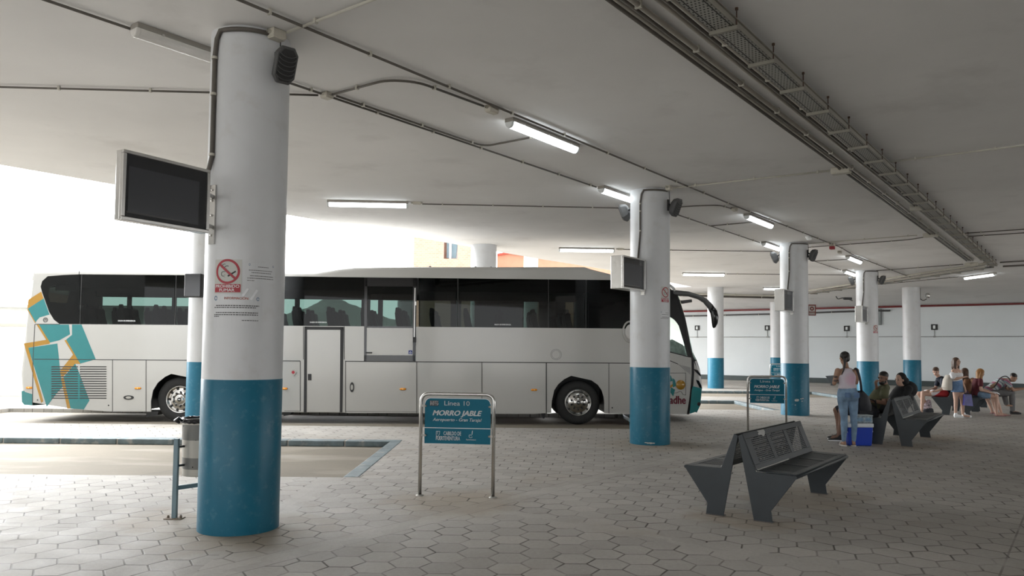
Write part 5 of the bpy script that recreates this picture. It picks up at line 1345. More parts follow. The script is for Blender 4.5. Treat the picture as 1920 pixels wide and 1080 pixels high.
# ---------------- standing woman in jeans, seen from behind
fx = G(1592, 836); W = Vector((fx.x, fx.y, 0))
t = thing('person', 'standing woman in white tank top and blue jeans with a black ponytail, back turned', 'person', W)
b = M(); Rh = rot(.18, -.25)
hc = (-.045, .05, 1.545); head(b, hc, Rh)
chain(b, [(-.03, .01, 1.36), (-.04, .03, 1.46)], [.052, .048])
loft(b, [((-.02, 0, .90), (.16, 0, 0), (0, .10, 0)), ((-.02, 0, 1.08), (.125, 0, 0), (0, .085, 0)), ((-.02, .0, 1.24), (.15, 0, 0), (0, .09, 0)), ((-.02, 0, 1.33), (.15, 0, .0), (0, .065, 0)), ((-.025, 0, 1.38), (.07, 0, 0), (0, .05, 0))])
for sx, el, wr in ((-1, (-.235, .04, 1.10), (-.12, .25, 1.13)), (1, (.165, .05, 1.12), (.06, .26, 1.15))):
    sh = (sx*.165-.02, 0, 1.325); chain(b, [sh, ((sh[0]+el[0])/2, .02, 1.21), el], [.052, .045, .037]); chain(b, [el, wr], [.037, .026]); hand(b, wr, (-.5*sx, .8, .1), (-sx, 0, .2), curl=.8, flip=sx)
for sx in (-1, 1):
    hp = (sx*.085-.01, 0, .90); kn = (sx*.082+.0, -.01, .50); an = (sx*.082-.004, .0, .085)
    chain(b, [hp, kn, an], [.085, .055, .034]); chain(b, [(an[0], -.02, .045), (an[0]+sx*.01, .12, .03)], [.032, .026])
    for i in range(5): chain(b, [(an[0]+sx*(.028-.014*i)*1.0, .12, .026), (an[0]+sx*(.030-.015*i), .165-.008*i, .022)], [.012, .010])
finish(b, 'body', SK_TAN, t, .008)
m = M(); loft(m, [((-.025, 0, 1.01), (.158, 0, 0), (0, .105, 0)), ((-.02, 0, 1.10), (.140, 0, 0), (0, .10, 0)), ((-.02, -.0, 1.22), (.155, 0, 0), (0, .104, 0)), ((-.02, -.0, 1.29), (.135, 0, 0), (0, .088, 0)), ((-.022, 0, 1.37), (.085, 0, 0), (0, .068, 0))]); 
def tank():
    n = N('tank_top_cotton'); o = n.obj(); x, y, z = n.sep(o); d = n.m('ADD', n.m('POWER', n.m('SUBTRACT', x, .02), 2.0), n.m('POWER', n.m('SUBTRACT', z, 1.18), 2.0))
    n.l(n.mix(n.ramp(d, .0, .02, .75, 0), (.66, .60, .66), (.68, .40, .52)), n.b.inputs['Base Color']); n.b.inputs['Roughness'].default_value = .8; n.bump(n.noise(o, 18, 4), .4, .01); return n.mat
finish(m, 'tank_top', tank(), t, .010)
m = M(); loft(m, [((-.018, 0, 1.03), (.150, 0, 0), (0, .10, 0)), ((-.015, 0, .95), (.178, 0, 0), (0, .125, 0)), ((-.012, 0, .86), (.186, 0, 0), (0, .128, 0)), ((-.012, 0, .80), (.165, 0, 0), (0, .10, 0))])
for sx in (-1, 1):
    ell(m, (sx*.085-.012, -.06, .88), (.085, .09, .10))
    chain(m, [(sx*.092-.012, 0, .83), (sx*.090-.006, -.005, .66), (sx*.084-.002, -.012, .50), (sx*.088, -.01, .34), (sx*.086-.004, .0, .10)], [.094, .079, .060, .058, .040])
j = finish(m, 'jeans', M_JEAN, t, .010)
for sx in (-1, 1):
    m = M(); m.box(sx*.08-.055, sx*.08+.045, -.172, -.160, .86, .95); m.build('back_pocket', M_JEAN2, j, bevel=.01)
m = M(); R3 = Rh; C = Vector(hc)
ell(m, C+R3 @ Vector((0, -.028, .038)), (.084, .092, .088), R3); ell(m, C+R3 @ Vector((0, -.06, -.02)), (.066, .05, .06), R3); ell(m, C+R3 @ Vector((0, -.10, .05)), (.045, .035, .045), R3)
chain(m, [C+Vector((-.03, -.10, .0)), C+Vector((-.04, -.105, -.10)), C+Vector((-.06, -.11, -.2)), C+Vector((-.10, -.115, -.29))], [.028, .020, .016, .008])
finish(m, 'hair', M_HAIRB, t, .009)
m = M()
for (a, c_) in ((-.24, 1.22), (-.235, 1.15)): ell(m, (a+.012, .0, c_), (.042, .044, .022))
finish(m, 'arm_tattoo', mat('tattoo_ink', (.13, .09, .075), .6, var=.5, scale=60), t, .008)
for sx in (-1, 1):
    m = M(); m.prism([((sx*.082-.004)+p[0]*.048, p[1]*.125+.05, 0) for p in [(math.cos(a), math.sin(a)) for a in [i*PI/9 for i in range(18)]]], (0, 0, 0), (0, 0, .018))
    m.tube([(sx*.082-.05, .09, .01), (sx*.082-.03, .085, .06), (sx*.082+.02, .085, .062), (sx*.082+.045, .09, .01)], .012, 6)
    m.build('sandal', mat('sandal_white', (.62, .60, .56), .6), t)
# her shoulder bag
bg = thing('shoulder_bag', 'black shoulder bag with long strap on the standing woman in jeans', 'bag', W+Vector((.23, -.02, .62)))
m = M(); loft(m, [((.06, .0, .0), (.10, 0, 0), (0, .05, 0)), ((.05, 0, .10), (.12, 0, 0), (0, .07, 0)), ((.02, 0, .24), (.10, 0, .02), (0, .06, 0)), ((-.03, 0, .36), (.05, 0, 0), (0, .03, 0))]); finish(m, 'bag_body', mat('bag_black', (.015, .016, .022), .6, var=.3), bg)
m = M(); m.tube(bend([(-.03, -.05, .34), (-.075, -.125, .50), (-.10, -.11, .66), (-.11, -.02, .765), (-.11, .08, .70)], .08), .020, 8); m.build('strap', MATS['bag_black'], bg)

# ---------------- man in the olive shirt, leaning back on the left-facing bench
t = thing('person', 'bearded man in an olive T-shirt leaning back on the bench by the cooler', 'person', (6.62, 14.4, 0))
o0 = Vector((6.62, 14.4, 0)); w = lambda x, y, z: Vector((x, y, z))-o0
b = M(); Rh = rot(math.radians(118), -.05); hc = w(6.93, 14.42, 1.185)
head(b, hc, Rh, 1.05); chain(b, [w(6.99, 14.46, 1.02), w(6.955, 14.44, 1.11)], [.062, .060])
def torso(m, hip, sh, wd, k=1.0, pad=0.0):
    hip, sh = Vector(hip), Vector(sh); ax = (sh-hip).normalized(); wd = Vector(wd).normalized(); dp = ax.cross(wd).normalized()
    L = (sh-hip).length; S_ = [(-.10, .155, .115), (.05, .165, .120), (.35, .150, .115), (.70, .180, .120), (.92, .185, .095), (1.04, .10, .06)]
    loft(m, [(hip+ax*L*f, wd*(a*k+pad), dp*(d*k+pad)) for f, a, d in S_])
hip = w(6.64, 14.42, .57); sh = w(6.99, 14.48, 1.00); across = Vector((.5, .85, 0))
torso(b, hip, sh, across)
shL = w(6.91, 14.31, .97); shR = w(7.08, 14.66, .98)
chain(b, [shL, w(6.86, 14.24, .86), w(6.86, 14.22, .735)], [.062, .056, .045]); chain(b, [w(6.86, 14.22, .735), w(6.64, 14.22, .765)], [.045, .030]); hand(b, w(6.64, 14.22, .765), (-1, .1, .05), (0, -.3, -1))
chain(b, [shR, w(6.98, 14.72, .80), w(6.90, 14.60, .83)], [.06, .045, .042]); chain(b, [w(6.90, 14.60, .83), w(6.79, 14.38, 1.02)], [.042, .028]); hand(b, w(6.79, 14.38, 1.02), (-.3, -.3, .9), (1, .2, 0), curl=1.0)
for kn, an, hp in ((w(6.17, 14.45, .57), w(6.11, 14.47, .11), w(6.62, 14.33, .55)), (w(6.22, 14.80, .55), w(6.25, 14.78, .10), w(6.62, 14.55, .55))):
    chain(b, [hp, kn], [.092, .068]); chain(b, [kn, kn*.6+an*.4+Vector((.02, 0, 0)), an], [.062, .058, .036]); chain(b, [an-Vector((0, 0, .04)), an+Vector((-.12, .01, -.06))], [.03, .03])
finish(b, 'body', SK_DARK, t, .008); eyes(t, hc, Rh, 1.05)
m = M(); torso(m, hip, sh, across, 1.0, .018)
chain(m, [shL, w(6.86, 14.245, .86)], [.078, .080]); chain(m, [shR, w(7.02, 14.70, .88)], [.078, .078]); chain(m, [w(6.99, 14.46, 1.0), w(6.975, 14.455, 1.04)], [.085, .075])
finish(m, 'olive_shirt', mat('olive_cotton', (.085, .085, .045), .85, var=.15, scale=7, bump=.5, bscale=12, bdist=.01), t)
m = M()
for kn, hp in ((w(6.20, 14.44, .58), w(6.60, 14.33, .56)), (w(6.26, 14.79, .56), w(6.60, 14.55, .56))): chain(m, [hp, kn], [.112, .090])
torso(m, hip+Vector((0, 0, -.02)), hip+Vector((.1, .01, .12)), across, 1.0, .02)
finish(m, 'shorts', mat('shorts_dark', (.02, .022, .03), .8, var=.2), t)
m = M(); kn = w(6.18, 14.45, .60); ell(m, kn, (.06, .095, .10), rot(0, 0, .5)); finish(m, 'red_shorts_hem', mat('hem_red', (.42, .04, .09), .7, var=.2), t)
m = M(); C = hc
ell(m, C+Rh @ Vector((0, -.020, .048)), (.082, .100, .082), Rh); finish(m, 'hair', M_HAIRB, t)
m = M(); ell(m, C+Rh @ Vector((0, .038, -.080)), (.058, .052, .048), Rh); ell(m, C+Rh @ Vector((0, .0, -.062)), (.072, .035, .045), Rh); finish(m, 'beard', M_HAIRB, t)
sneaker(t, w(6.16, 14.46, 0), w(5.93, 14.50, 0), M_BLACK, M_WHT, 'sneaker'); sneaker(t, w(6.28, 14.79, 0), w(6.05, 14.83, 0), M_BLACK, M_WHT, 'sneaker')
m = M(); m.lathe([(.036, -.012), (.038, 0), (.036, .012)], w(6.68, 14.22, .76), (-1, 0, 0), 14); m.build('wristwatch', M_BLACK, t)

# ---------------- figure in black on the same bench
t = thing('person', 'person wrapped in black with a dark hood, slumped behind the man in olive', 'person', (7.5, 15.3, 0))
o0 = Vector((7.5, 15.3, 0)); b = M(); Rh = rot(math.radians(112), -.1); hc = w(7.66, 15.25, 1.13); head(b, hc, Rh)
hip = w(7.46, 15.25, .57); sh = w(7.80, 15.33, .98); torso(b, hip, sh, across, .95); chain(b, [sh, hc-Vector((0, 0, .08))], [.06, .055])
for dy in (-.12, .12):
    hp = hip+Vector((0, dy, 0)); kn = w(7.05, 15.35+dy, .55); an = w(7.02, 15.4+dy, .09); chain(b, [hp, kn], [.09, .06]); chain(b, [kn, an], [.06, .036]); chain(b, [an-Vector((0, 0, .04)), an+Vector((-.13, .02, -.06))], [.032, .026])
    s0 = sh+Vector((-.02, dy*1.5, -.03)); el = w(7.66, 15.3+dy*1.9, .76); wr = w(7.42, 15.3+dy, .74); chain(b, [s0, el], [.055, .042]); chain(b, [el, wr], [.04, .027]); hand(b, wr, (-1, 0, -.1), (0, 0, -1))
finish(b, 'body', SK_LIGHT, t, .009); eyes(t, hc, Rh)
m = M(); torso(m, hip, sh, across, 1.0, .035); ell(m, sh+Vector((.06, .0, -.04)), (.17, .2, .17)); ell(m, hip+Vector((.30, .05, .18)), (.17, .2, .19))
for dy in (-.12, .12):
    chain(m, [sh+Vector((-.02, dy*1.5, -.03)), w(7.66, 15.3+dy*1.9, .76), w(7.46, 15.3+dy, .74)], [.075, .065, .05])
finish(m, 'black_jacket', mat('black_cloth', (.010, .010, .012), .85, var=.3), t, .012)
m = M()
for dy in (-.12, .12): chain(m, [hip+Vector((0, dy, 0)), w(7.05, 15.35+dy, .55), w(7.02, 15.4+dy, .12)], [.10, .075, .055])
finish(m, 'trousers', MATS['black_cloth'], t, .012)
m = M(); ell(m, hc+Rh @ Vector((0, -.045, .035)), (.100, .095, .105), Rh); ell(m, hc+Vector((.09, .02, -.03)), (.10, .10, .09)); finish(m, 'hood', MATS['black_cloth'], t, .012)

# ---------------- boy in red shorts
bL = G(1780, 778.5); b2 = Vector((bL.x, bL.y, 0))
t = thing('person', 'boy in a navy T-shirt and red and white shorts sitting on the far bench', 'person', (11.85, 21.2, 0))
o0 = Vector((11.85, 21.2, 0)); b = M(); Rh = rot(math.radians(140), -.25); hc = w(11.585, 21.10, 1.155); head(b, hc, Rh, .98)
hip = w(11.83, 21.2, .56); sh = w(11.70, 21.18, .985); 
def ctorso(m, pts, wd, rs):
    loft(m, [(Vector(p), Vector(wd).normalized()*a, Vector((1, 0, 0)).lerp(Vector((.8, -.6, 0)), .5).normalized()*d + Vector((0, 0, dz))) for p, (a, d, dz) in zip(pts, rs)])
sp_ = [w(11.84, 21.2, .48), w(11.93, 21.2, .62), w(11.93, 21.2, .78), w(11.84, 21.19, .92), w(11.70, 21.18, 1.01)]
ctorso(b, sp_, across, [(.15, .11, 0), (.14, .10, 0), (.15, .11, .02), (.165, .10, .06), (.08, .06, .03)])
chain(b, [w(11.72, 21.18, .98), w(11.63, 21.12, 1.08)], [.055, .052])
chain(b, [w(11.74, 21.04, .94), w(11.72, 20.98, .70)], [.050, .04]); chain(b, [w(11.72, 20.98, .70), w(11.52, 21.0, .63)], [.038, .027]); hand(b, w(11.52, 21.0, .63), (-1, .1, -.1), (0, 0, -1))
chain(b, [w(11.80, 21.36, .94), w(11.75, 21.42, .70), w(11.50, 21.25, .64)], [.05, .04, .027]); hand(b, w(11.50, 21.25, .64), (-1, -.2, -.1), (0, 0, -1), flip=-1)
for hp, kn, an in ((w(11.80, 21.08, .55), w(11.25, 21.15, .57), w(11.24, 21.2, .10)), (w(11.85, 21.35, .55), w(11.38, 21.62, .53), w(11.80, 21.85, .10))):
    chain(b, [hp, kn], [.085, .060]); chain(b, [kn, kn*.65+an*.35, an], [.056, .054, .034]); chain(b, [an-Vector((0, 0, .05)), an+Vector((-.15, -.0, -.075))], [.030, .022])
finish(b, 'body', SK_LIGHT, t, .009); eyes(t, hc, Rh)
m = M(); ctorso(m, [p+Vector((.005, 0, 0)) for p in sp_], across, [(.17, .13, 0), (.16, .12, 0), (.17, .13, .02), (.185, .115, .06), (.10, .075, .03)])
chain(m, [w(11.74, 21.04, .94), w(11.725, 21.0, .80)], [.068, .066]); chain(m, [w(11.80, 21.36, .94), w(11.77, 21.40, .80)], [.068, .066])
finish(m, 'navy_shirt', mat('navy_print', (.012, .018, .032), .8, var=.8, scale=14), t, .010)
m = M(); chain(m, [w(11.82, 21.08, .55), w(11.50, 21.11, .58)], [.105, .092]); chain(m, [w(11.85, 21.34, .55), w(11.55, 21.52, .56)], [.105, .09])
def shorts_mat():
    n = N('red_white_cloth'); o = n.obj(); x, y, z = n.sep(o); f = n.m('LESS_THAN', n.m('ADD', n.m('MULTIPLY', x, .8), n.m('MULTIPLY', z, -1.0)), -.78)
    n.l(n.mix(f, (.50, .03, .035), (.62, .60, .62)), n.b.inputs['Base Color']); n.b.inputs['Roughness'].default_value = .7; return n.mat
finish(m, 'shorts', shorts_mat(), t, .010)
m = M(); ell(m, hc+Rh @ Vector((0, -.022, .050)), (.082, .096, .078), Rh); ell(m, hc+Rh @ Vector((0, .058, .072)), (.060, .035, .028), Rh); finish(m, 'hair', M_HAIRBR, t, .009)
for an in (w(11.24, 21.2, .0), w(11.80, 21.85, .0)):
    m = M(); m.box(an.x-.2, an.x+.05, an.y-.045, an.y+.045, 0, .022); m.build('flip_flop', mat('flipflop', (.5, .48, .45), .7), t, bevel=.01)

# ---------------- girl standing with long brown hair
fx = G(1801, 783); t = thing('person', 'standing girl with long brown hair, off-shoulder white top and short denim skirt', 'person', (fx.x, fx.y, 0))
b = M(); Rh = rot(math.radians(-150), -.05); hc = Vector((-.07, 0, 1.44)); head(b, hc, Rh, .95)
chain(b, [(-.10, .02, 1.27), (-.08, .01, 1.36)], [.045, .042])
loft(b, [((-.06, 0, .80), (.13, .03, 0), (-.02, .10, 0)), ((-.07, 0, .98), (.10, .03, 0), (-.02, .085, 0)), ((-.085, 0, 1.12), (.12, .04, 0), (-.03, .09, 0)), ((-.09, 0, 1.22), (.14, .05, 0), (-.02, .065, 0)), ((-.09, 0, 1.27), (.06, .02, 0), (-.01, .045, 0))])
chain(b, [(-.20, -.05, 1.20), (-.19, -.10, 1.0), (-.11, -.15, 1.02)], [.046, .036, .034]); chain(b, [(-.16, -.13, 1.0), (-.01, -.18, 1.05)], [.034, .024]); hand(b, (-.01, -.18, 1.05), (1, 0, .2), (0, 0, -1), .9)
chain(b, [(.03, .06, 1.20), (.02, -.02, .98), (.06, -.12, .76)], [.046, .036, .025]); hand(b, (.06, -.12, .76), (.1, -.1, -1), (-1, 0, 0), .9, .9)
for x0, kx, ax in ((-.12, -.12, -.13), (-.01, .03, .09)):
    chain(b, [(x0, 0, .78), (kx, -.02 if kx < 0 else -.05, .44), (ax, .0 if kx < 0 else .05, .09)], [.082, .053, .033]); chain(b, [(ax, 0, .05), (ax+.12, -.02, .035)], [.03, .028])
finish(b, 'body', SK_LIGHT, t, .009); eyes(t, hc, Rh, .95)
m = M(); loft(m, [((-.07, 0, .92), (.13, .03, 0), (-.02, .105, 0)), ((-.08, 0, 1.02), (.14, .04, 0), (-.03, .11, 0)), ((-.09, -.0, 1.10), (.185, .05, 0), (-.03, .12, 0)), ((-.09, 0, 1.155), (.17, .05, 0), (-.03, .10, 0))]); chain(m, [(-.22, -.06, 1.12), (-.215, -.08, 1.05)], [.065, .07]); finish(m, 'off_shoulder_top', mat('white_cotton', (.68, .67, .68), .8, bump=.5, bscale=18, bdist=.01), t)
m = M(); loft(m, [((-.065, 0, 1.0), (.125, .03, 0), (-.02, .10, 0)), ((-.065, 0, .86), (.150, .03, 0), (-.02, .125, 0)), ((-.065, 0, .66), (.165, .03, 0), (-.02, .14, 0))]); finish(m, 'denim_skirt', M_JEAN2, t)
m = M(); ell(m, hc+Rh @ Vector((0, -.026, .035)), (.082, .092, .084), Rh)
for dx, r in ((-.055, .042), (.055, .040)): chain(m, [hc+Rh @ Vector((dx, -.02, .03)), hc+Rh @ Vector((dx*1.25, -.01, -.10)), hc+Rh @ Vector((dx*1.2, .02, -.24))], [r, r, .018])
chain(m, [hc+Rh @ Vector((0, -.06, 0)), hc+Rh @ Vector((0, -.07, -.15)), hc+Rh @ Vector((0, -.06, -.28))], [.07, .065, .03]); finish(m, 'hair', M_HAIRBR, t, .009)
sneaker(t, (-.16, .0, 0), (.06, -.03, 0), M_WHT, M_WHT); sneaker(t, (.08, .05, 0), (.30, .02, 0), M_WHT, M_WHT)
gl = Vector((fx.x, fx.y, 0))
bp = thing('backpack', 'cream backpack on the back of the standing girl', 'backpack', gl+Vector((-.29, .05, .70)))
m = M(); loft(m, [((0, 0, 0), (.09, 0, 0), (0, .13, 0)), ((-.02, 0, .08), (.12, 0, 0), (0, .15, 0)), ((0, 0, .28), (.10, 0, 0), (0, .13, 0)), ((.03, 0, .40), (.06, 0, 0), (0, .09, 0))]); finish(m, 'pack_body', mat('cream_canvas', (.50, .46, .40), .8, var=.12, scale=8), bp)
m = M(); m.tube(bend([(.05, -.08, .36), (.13, -.11, .54), (.27, -.13, .42), (.24, -.12, .2)], .08), .012, 6); m.build('strap', M_WHT, bp)
bg = thing('shopping_bag', 'violet blue shopping bag hanging from the hand of the standing girl', 'bag', gl+Vector((.11, -.16, .33)))
m = M(); pr = [(-.12, -.05, 0), (.10, -.05, -.02), (.09, .05, -.02), (-.12, .05, 0)]; top_ = [(-.11, -.02, .28), (.08, -.02, .28), (.08, .02, .28), (-.11, .02, .28)]
i0 = [m.pt(p) for p in pr]; i1 = [m.pt(p) for p in top_]; m.face(i0[::-1])
for k in range(4): m.face((i0[k], i0[(k+1) % 4], i1[(k+1) % 4], i1[k]))
m.build('bag_body', mat('violet_plastic', (.035, .035, .22), .35, var=.5, scale=5), bg)
m = M(); m.tube([(-.05, 0, .28), (-.045, .03, .36), (0, .03, .365), (.03, 0, .28)], .006, 6); m.build('handle', MATS['violet_plastic'], bg)

# ---------------- people on the right-facing far bench
def seated_right(o0_, label, hipp, shp, headp, Rh, hair_mt, shirt, legs, arms, bottom, bname, k=.95, skin=SK_LIGHT, long_hair=False, shoes=None, sname='shirt', top_len=.0, pants_full=False):
    global o0
    o0 = Vector(o0_); t = thing('person', label, 'person', o0)
    b = M(); hip = w(*hipp); sh = w(*shp); hc = w(*headp); head(b, hc, Rh, k); torso(b, hip, sh, across, k*.92); chain(b, [sh, hc-Vector((0, 0, .07))], [.056, .05])
    for a in arms: P = [w(*p) for p in a]; chain(b, P[:2], [.05, .038]); chain(b, P[1:], [.037, .026]); hand(b, P[2], (P[2]-P[1]), (0, 0, -1), .95, .8)
    for l in legs: P = [w(*p) for p in l]; chain(b, P[:2], [.088, .06]); chain(b, [P[1], P[1]*.65+P[2]*.35, P[2]], [.057, .054, .034]); chain(b, [P[2]-Vector((0, 0, .05)), P[2]+Vector((.14, -.03, -.07))], [.03, .023])
    finish(b, 'body', skin, t, .010); eyes(t, hc, Rh, k)
    m = M(); torso(m, hip, sh, across, k*.95, .018)
    for a in arms: P = [w(*p) for p in a]; chain(m, [P[0], P[0].lerp(P[1], .5)], [.066, .062])
    finish(m, sname, shirt, t, .010)
    m = M()
    for l in legs:
        P = [w(*p) for p in l]
        if pants_full: chain(m, [P[0], P[1], P[2]], [.105, .082, .062])
        else: chain(m, [P[0], P[0].lerp(P[1], .45)], [.105, .092])
    finish(m, bname, bottom, t, .010)
    m = M(); ell(m, hc+Rh @ Vector((0, -.026, .045)), (.084, .096, .082), Rh)
    if long_hair:
        for dx in (-.06, .06): chain(m, [hc+Rh @ Vector((dx, -.01, .03)), hc+Rh @ Vector((dx*1.1, .02, -.12)), hc+Vector((.0, 0, -.30))+Rh @ Vector((dx, .0, 0))], [.045, .050, .022])
        chain(m, [hc+Rh @ Vector((0, -.06, 0)), hc+Vector((-.05, 0, -.16)), hc+Vector((-.06, 0, -.30))], [.07, .075, .03])
    finish(m, 'hair', hair_mt, t, .010)
    if shoes:
        for a, c_ in shoes: sneaker(t, w(*a), w(*c_), M_BLACK, M_BLACK)
    else:
        for l in legs:
            p = w(*l[2]); m = M(); m.box(p.x-.05, p.x+.22, p.y-.075, p.y+.02, 0, .02); m.build('flip_flop', mat('flipflop_rose', (.30, .14, .14), .7), t, bevel=.008)
    return t
seated_right((12.65, 21.1, 0), 'woman with long golden hair and maroon top sitting with a white cloth on her lap',
    (12.62, 21.0, .57), (12.66, 21.0, .97), (12.74, 20.98, 1.125), rot(math.radians(-100), -.45), M_HAIRG, mat('maroon_cotton', (.10, .012, .02), .8),
    [((12.66, 20.85, .55), (13.0, 20.75, .53), (12.97, 20.7, .09)), ((12.72, 21.1, .55), (13.12, 21.0, .54), (13.22, 20.9, .09))],
    [((12.64, 20.84, .93), (12.60, 20.75, .68), (12.83, 20.72, .62)), ((12.74, 21.18, .93), (12.78, 21.15, .70), (12.95, 21.0, .64))], M_JEAN, 'denim_shorts', long_hair=True)
cl = Vector((12.84, 20.9, .60)); t = thing('cloth', 'crumpled white cloth on the lap of the golden haired woman', 'cloth', cl)
m = M(); n_ = 8; rr = random.Random(4); P = [[m.pt((i/n_*.38-.10, j/n_*.26-.13, .035+rr.uniform(-.012, .012)-.16*max(0, .25-j/n_)-.10*max(0, i/n_-.8))) for j in range(n_+1)] for i in range(n_+1)]
for i in range(n_):
    for j in range(n_): m.face((P[i][j], P[i+1][j], P[i+1][j+1], P[i][j+1]), True)
o = m.build('sheet', M_WHT, t); s_ = o.modifiers.new('thick', 'SOLIDIFY'); s_.thickness = .006
seated_right((12.85, 21.7, 0), 'brown haired woman hidden behind the golden haired one, on the same bench',
    (12.75, 21.65, .57), (12.70, 21.6, .97), (12.66, 21.55, 1.13), rot(math.radians(-80), -.3), M_HAIRBR, mat('tan_knit', (.26, .13, .07), .8),
    [((12.85, 21.5, .55), (13.28, 21.4, .53), (13.32, 21.3, .09)), ((12.88, 21.8, .55), (13.32, 21.75, .53), (13.4, 21.6, .09))],
    [((12.78, 21.42, .93), (12.85, 21.35, .70), (13.06, 21.3, .66)), ((12.80, 21.8, .93), (12.9, 21.8, .70), (13.1, 21.6, .66))], mat('beige_shorts', (.3, .25, .2), .8), 'shorts', long_hair=True)
def stripe_mat():
    n = N('striped_cotton'); o = n.obj(); x, y, z = n.sep(o); v = n.m('ADD', n.m('MULTIPLY', z, .75), n.m('MULTIPLY', x, .66))
    s1 = n.m('GREATER_THAN', n.m('SINE', n.m('MULTIPLY', v, 95.0)), .2); s2 = n.m('GREATER_THAN', n.m('SINE', n.m('MULTIPLY', v, 31.0)), .55)
    c = n.mix(s1, (.50, .55, .54), (.20, .24, .30)); c = n.mix(s2, c, (.30, .10, .16)); n.l(c, n.b.inputs['Base Color']); n.b.inputs['Roughness'].default_value = .8; return n.mat
seated_right((13.45, 21.9, 0), 'man in a striped polo shirt bent forward over his phone at the far right', 
    (13.38, 21.75, .60), (13.74, 21.6, .93), (13.97, 21.5, 1.00), rot(math.radians(-82), -.55), M_HAIRB, stripe_mat(),
    [((13.45, 21.6, .56), (13.88, 21.45, .57), (13.85, 21.4, .12)), ((13.45, 21.9, .56), (13.85, 21.8, .66), (13.68, 21.4, .30))],
    [((13.72, 21.42, .90), (13.86, 21.36, .66), (14.12, 21.34, .70)), ((13.80, 21.75, .90), (13.92, 21.7, .67), (14.16, 21.42, .71))], mat('grey_trousers', (.13, .13, .13), .8, var=.15), 'trousers', 1.0, SK_TAN, shoes=[((13.80, 21.42, 0), (14.06, 21.36, 0))], sname='striped_shirt', pants_full=True)
t = thing('phone', 'small dark phone held out by the man in the striped shirt', 'phone', (14.27, 21.36, .70))
m = M(); m.prism([(-.035, -.035, 0), (-.035, .035, 0), (.06, .035, .11), (.06, -.035, .11)], (0, 0, 0), (.006, 0, -.005)); m.build('case', M_BLACK, t)
t = thing('sling_bag', 'dark sling bag strapped over the back of the man in the striped shirt', 'bag', (13.46, 21.55, .72))
m = M(); loft(m, [((-.08, 0, -.02), (.05, 0, 0), (0, .08, 0)), ((-.02, 0, .10), (.06, 0, .05), (0, .10, 0)), ((.12, 0, .22), (.05, 0, .04), (0, .09, 0))]); finish(m, 'bag_body', mat('bag_tan', (.16, .09, .05), .7), t)
m = M(); m.tube(bend([(-.06, -.10, .02), (.10, -.09, .27), (.28, -.07, .34), (.38, -.13, .22), (.22, -.14, .02)], .08), .014, 6); m.build('strap', M_BLACK, t)

bench(b2, True, 'dark steel bench on which the boy in red shorts sits')
bench(b2+QD*.311, False, 'dark steel bench under the golden haired woman')
bench(b2+QD*.311+Vector((.6, .8, 0))*2.25, False, 'dark steel bench under the man in the striped shirt')
# ---------------- luggage
c0 = G(1613, 836); t = thing('cooler_box', 'blue cooler box with a white lid behind the legs of the standing woman', 'cooler', (c0.x, c0.y+.12, 0), .03)
m = M(); i0 = [m.pt(p) for p in ((-.205, -.13, 0), (.205, -.13, 0), (.205, .13, 0), (-.205, .13, 0))]; i1 = [m.pt(p) for p in ((-.225, -.145, .33), (.225, -.145, .33), (.225, .145, .33), (-.225, .145, .33))]
m.face(i0[::-1]); m.face(i1)
for k in range(4): m.face((i0[k], i0[(k+1) % 4], i1[(k+1) % 4], i1[k]))
m.build('body', mat('cooler_blue', (.012, .05, .42), .35, var=.04), t, bevel=.02, bseg=3)
m = M(); m.box(-.235, .235, -.155, .155, .325, .40); m.build('lid', mat('cooler_white', (.66, .70, .74), .4), t, bevel=.02, bseg=3)
m = M(); m.tube(bend([(-.237, 0, .30), (-.25, -.10, .24), (.25, -.10, .24), (.237, 0, .30)], .06), .010, 8); m.build('handle', MATS['cooler_white'], t)
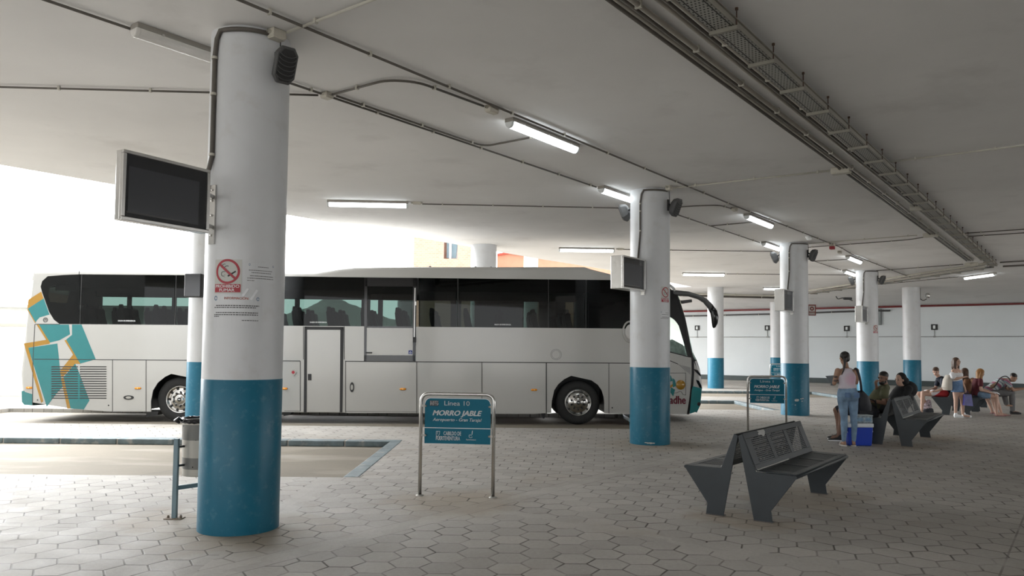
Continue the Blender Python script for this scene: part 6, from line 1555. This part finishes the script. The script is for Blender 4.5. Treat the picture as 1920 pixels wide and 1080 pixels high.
q = Vector((c0.x+.085, c0.y+.12, .402)); t = thing('plastic_box', 'clear plastic food box standing on the blue cooler', 'box', q)
m = M(); m.box(-.155, .155, -.10, .10, 0, .12); m.build('body', mat('clear_box', (.30, .36, .40), .2, var=.5, scale=20), t, bevel=.012)
m = M(); m.box(-.16, .16, -.105, .105, .12, .14); m.build('lid', mat('box_lid', (.45, .50, .53), .3), t, bevel=.008)
m = M()
for (a, c_) in ((-.13, -.02), (.02, .12)): m.box(a, c_, -.104, -.101, .03, .09)
m.build('sticker', mat('box_sticker', (.18, .30, .42), .4, var=.3, scale=30), t)
q = b1+Vector((.6, .8, 0))*.12+QD*-.55; t = thing('black_bag', 'big black bag slumped on the seat between the standing woman and the man', 'bag', (q.x, q.y, .475))
m = M(); loft(m, [((0, 0, .0), (.17, .02, 0), (0, .14, 0)), ((.0, 0, .10), (.19, .02, 0), (0, .16, 0)), ((-.03, 0, .20), (.14, 0, 0), (0, .12, 0)), ((-.04, 0, .27), (.05, 0, 0), (0, .05, 0))]); finish(m, 'bag_body', MATS['bag_black'], t)
m = M(); m.tube(bend([(-.10, -.10, .18), (-.06, -.12, .34), (.08, -.10, .30), (.10, -.08, .15)], .08), .012, 6); m.build('handle', MATS['bag_black'], t)
q = G(1737, 773); t = thing('backpack', 'white and pink patterned backpack on the ground under the knees of the boy', 'backpack', (q.x, q.y, 0))
m = M(); loft(m, [((.02, 0, .0), (.16, 0, 0), (0, .10, 0)), ((.0, 0, .12), (.15, 0, 0), (0, .10, 0)), ((.03, 0, .28), (.11, 0, 0), (0, .08, 0)), ((.06, 0, .36), (.05, 0, 0), (0, .04, 0))]); finish(m, 'pack_body', mat('pack_print', (.45, .38, .42), .7, var=.9, scale=26), t)
m = M(); loft(m, [((.02, -.02, .0), (.17, 0, 0), (0, .11, 0)), ((.03, -.02, .09), (.15, 0, 0), (0, .10, 0)), ((.04, -.02, .12), (.10, 0, 0), (0, .08, 0))]); finish(m, 'base_panel', MATS['bag_black'], t)
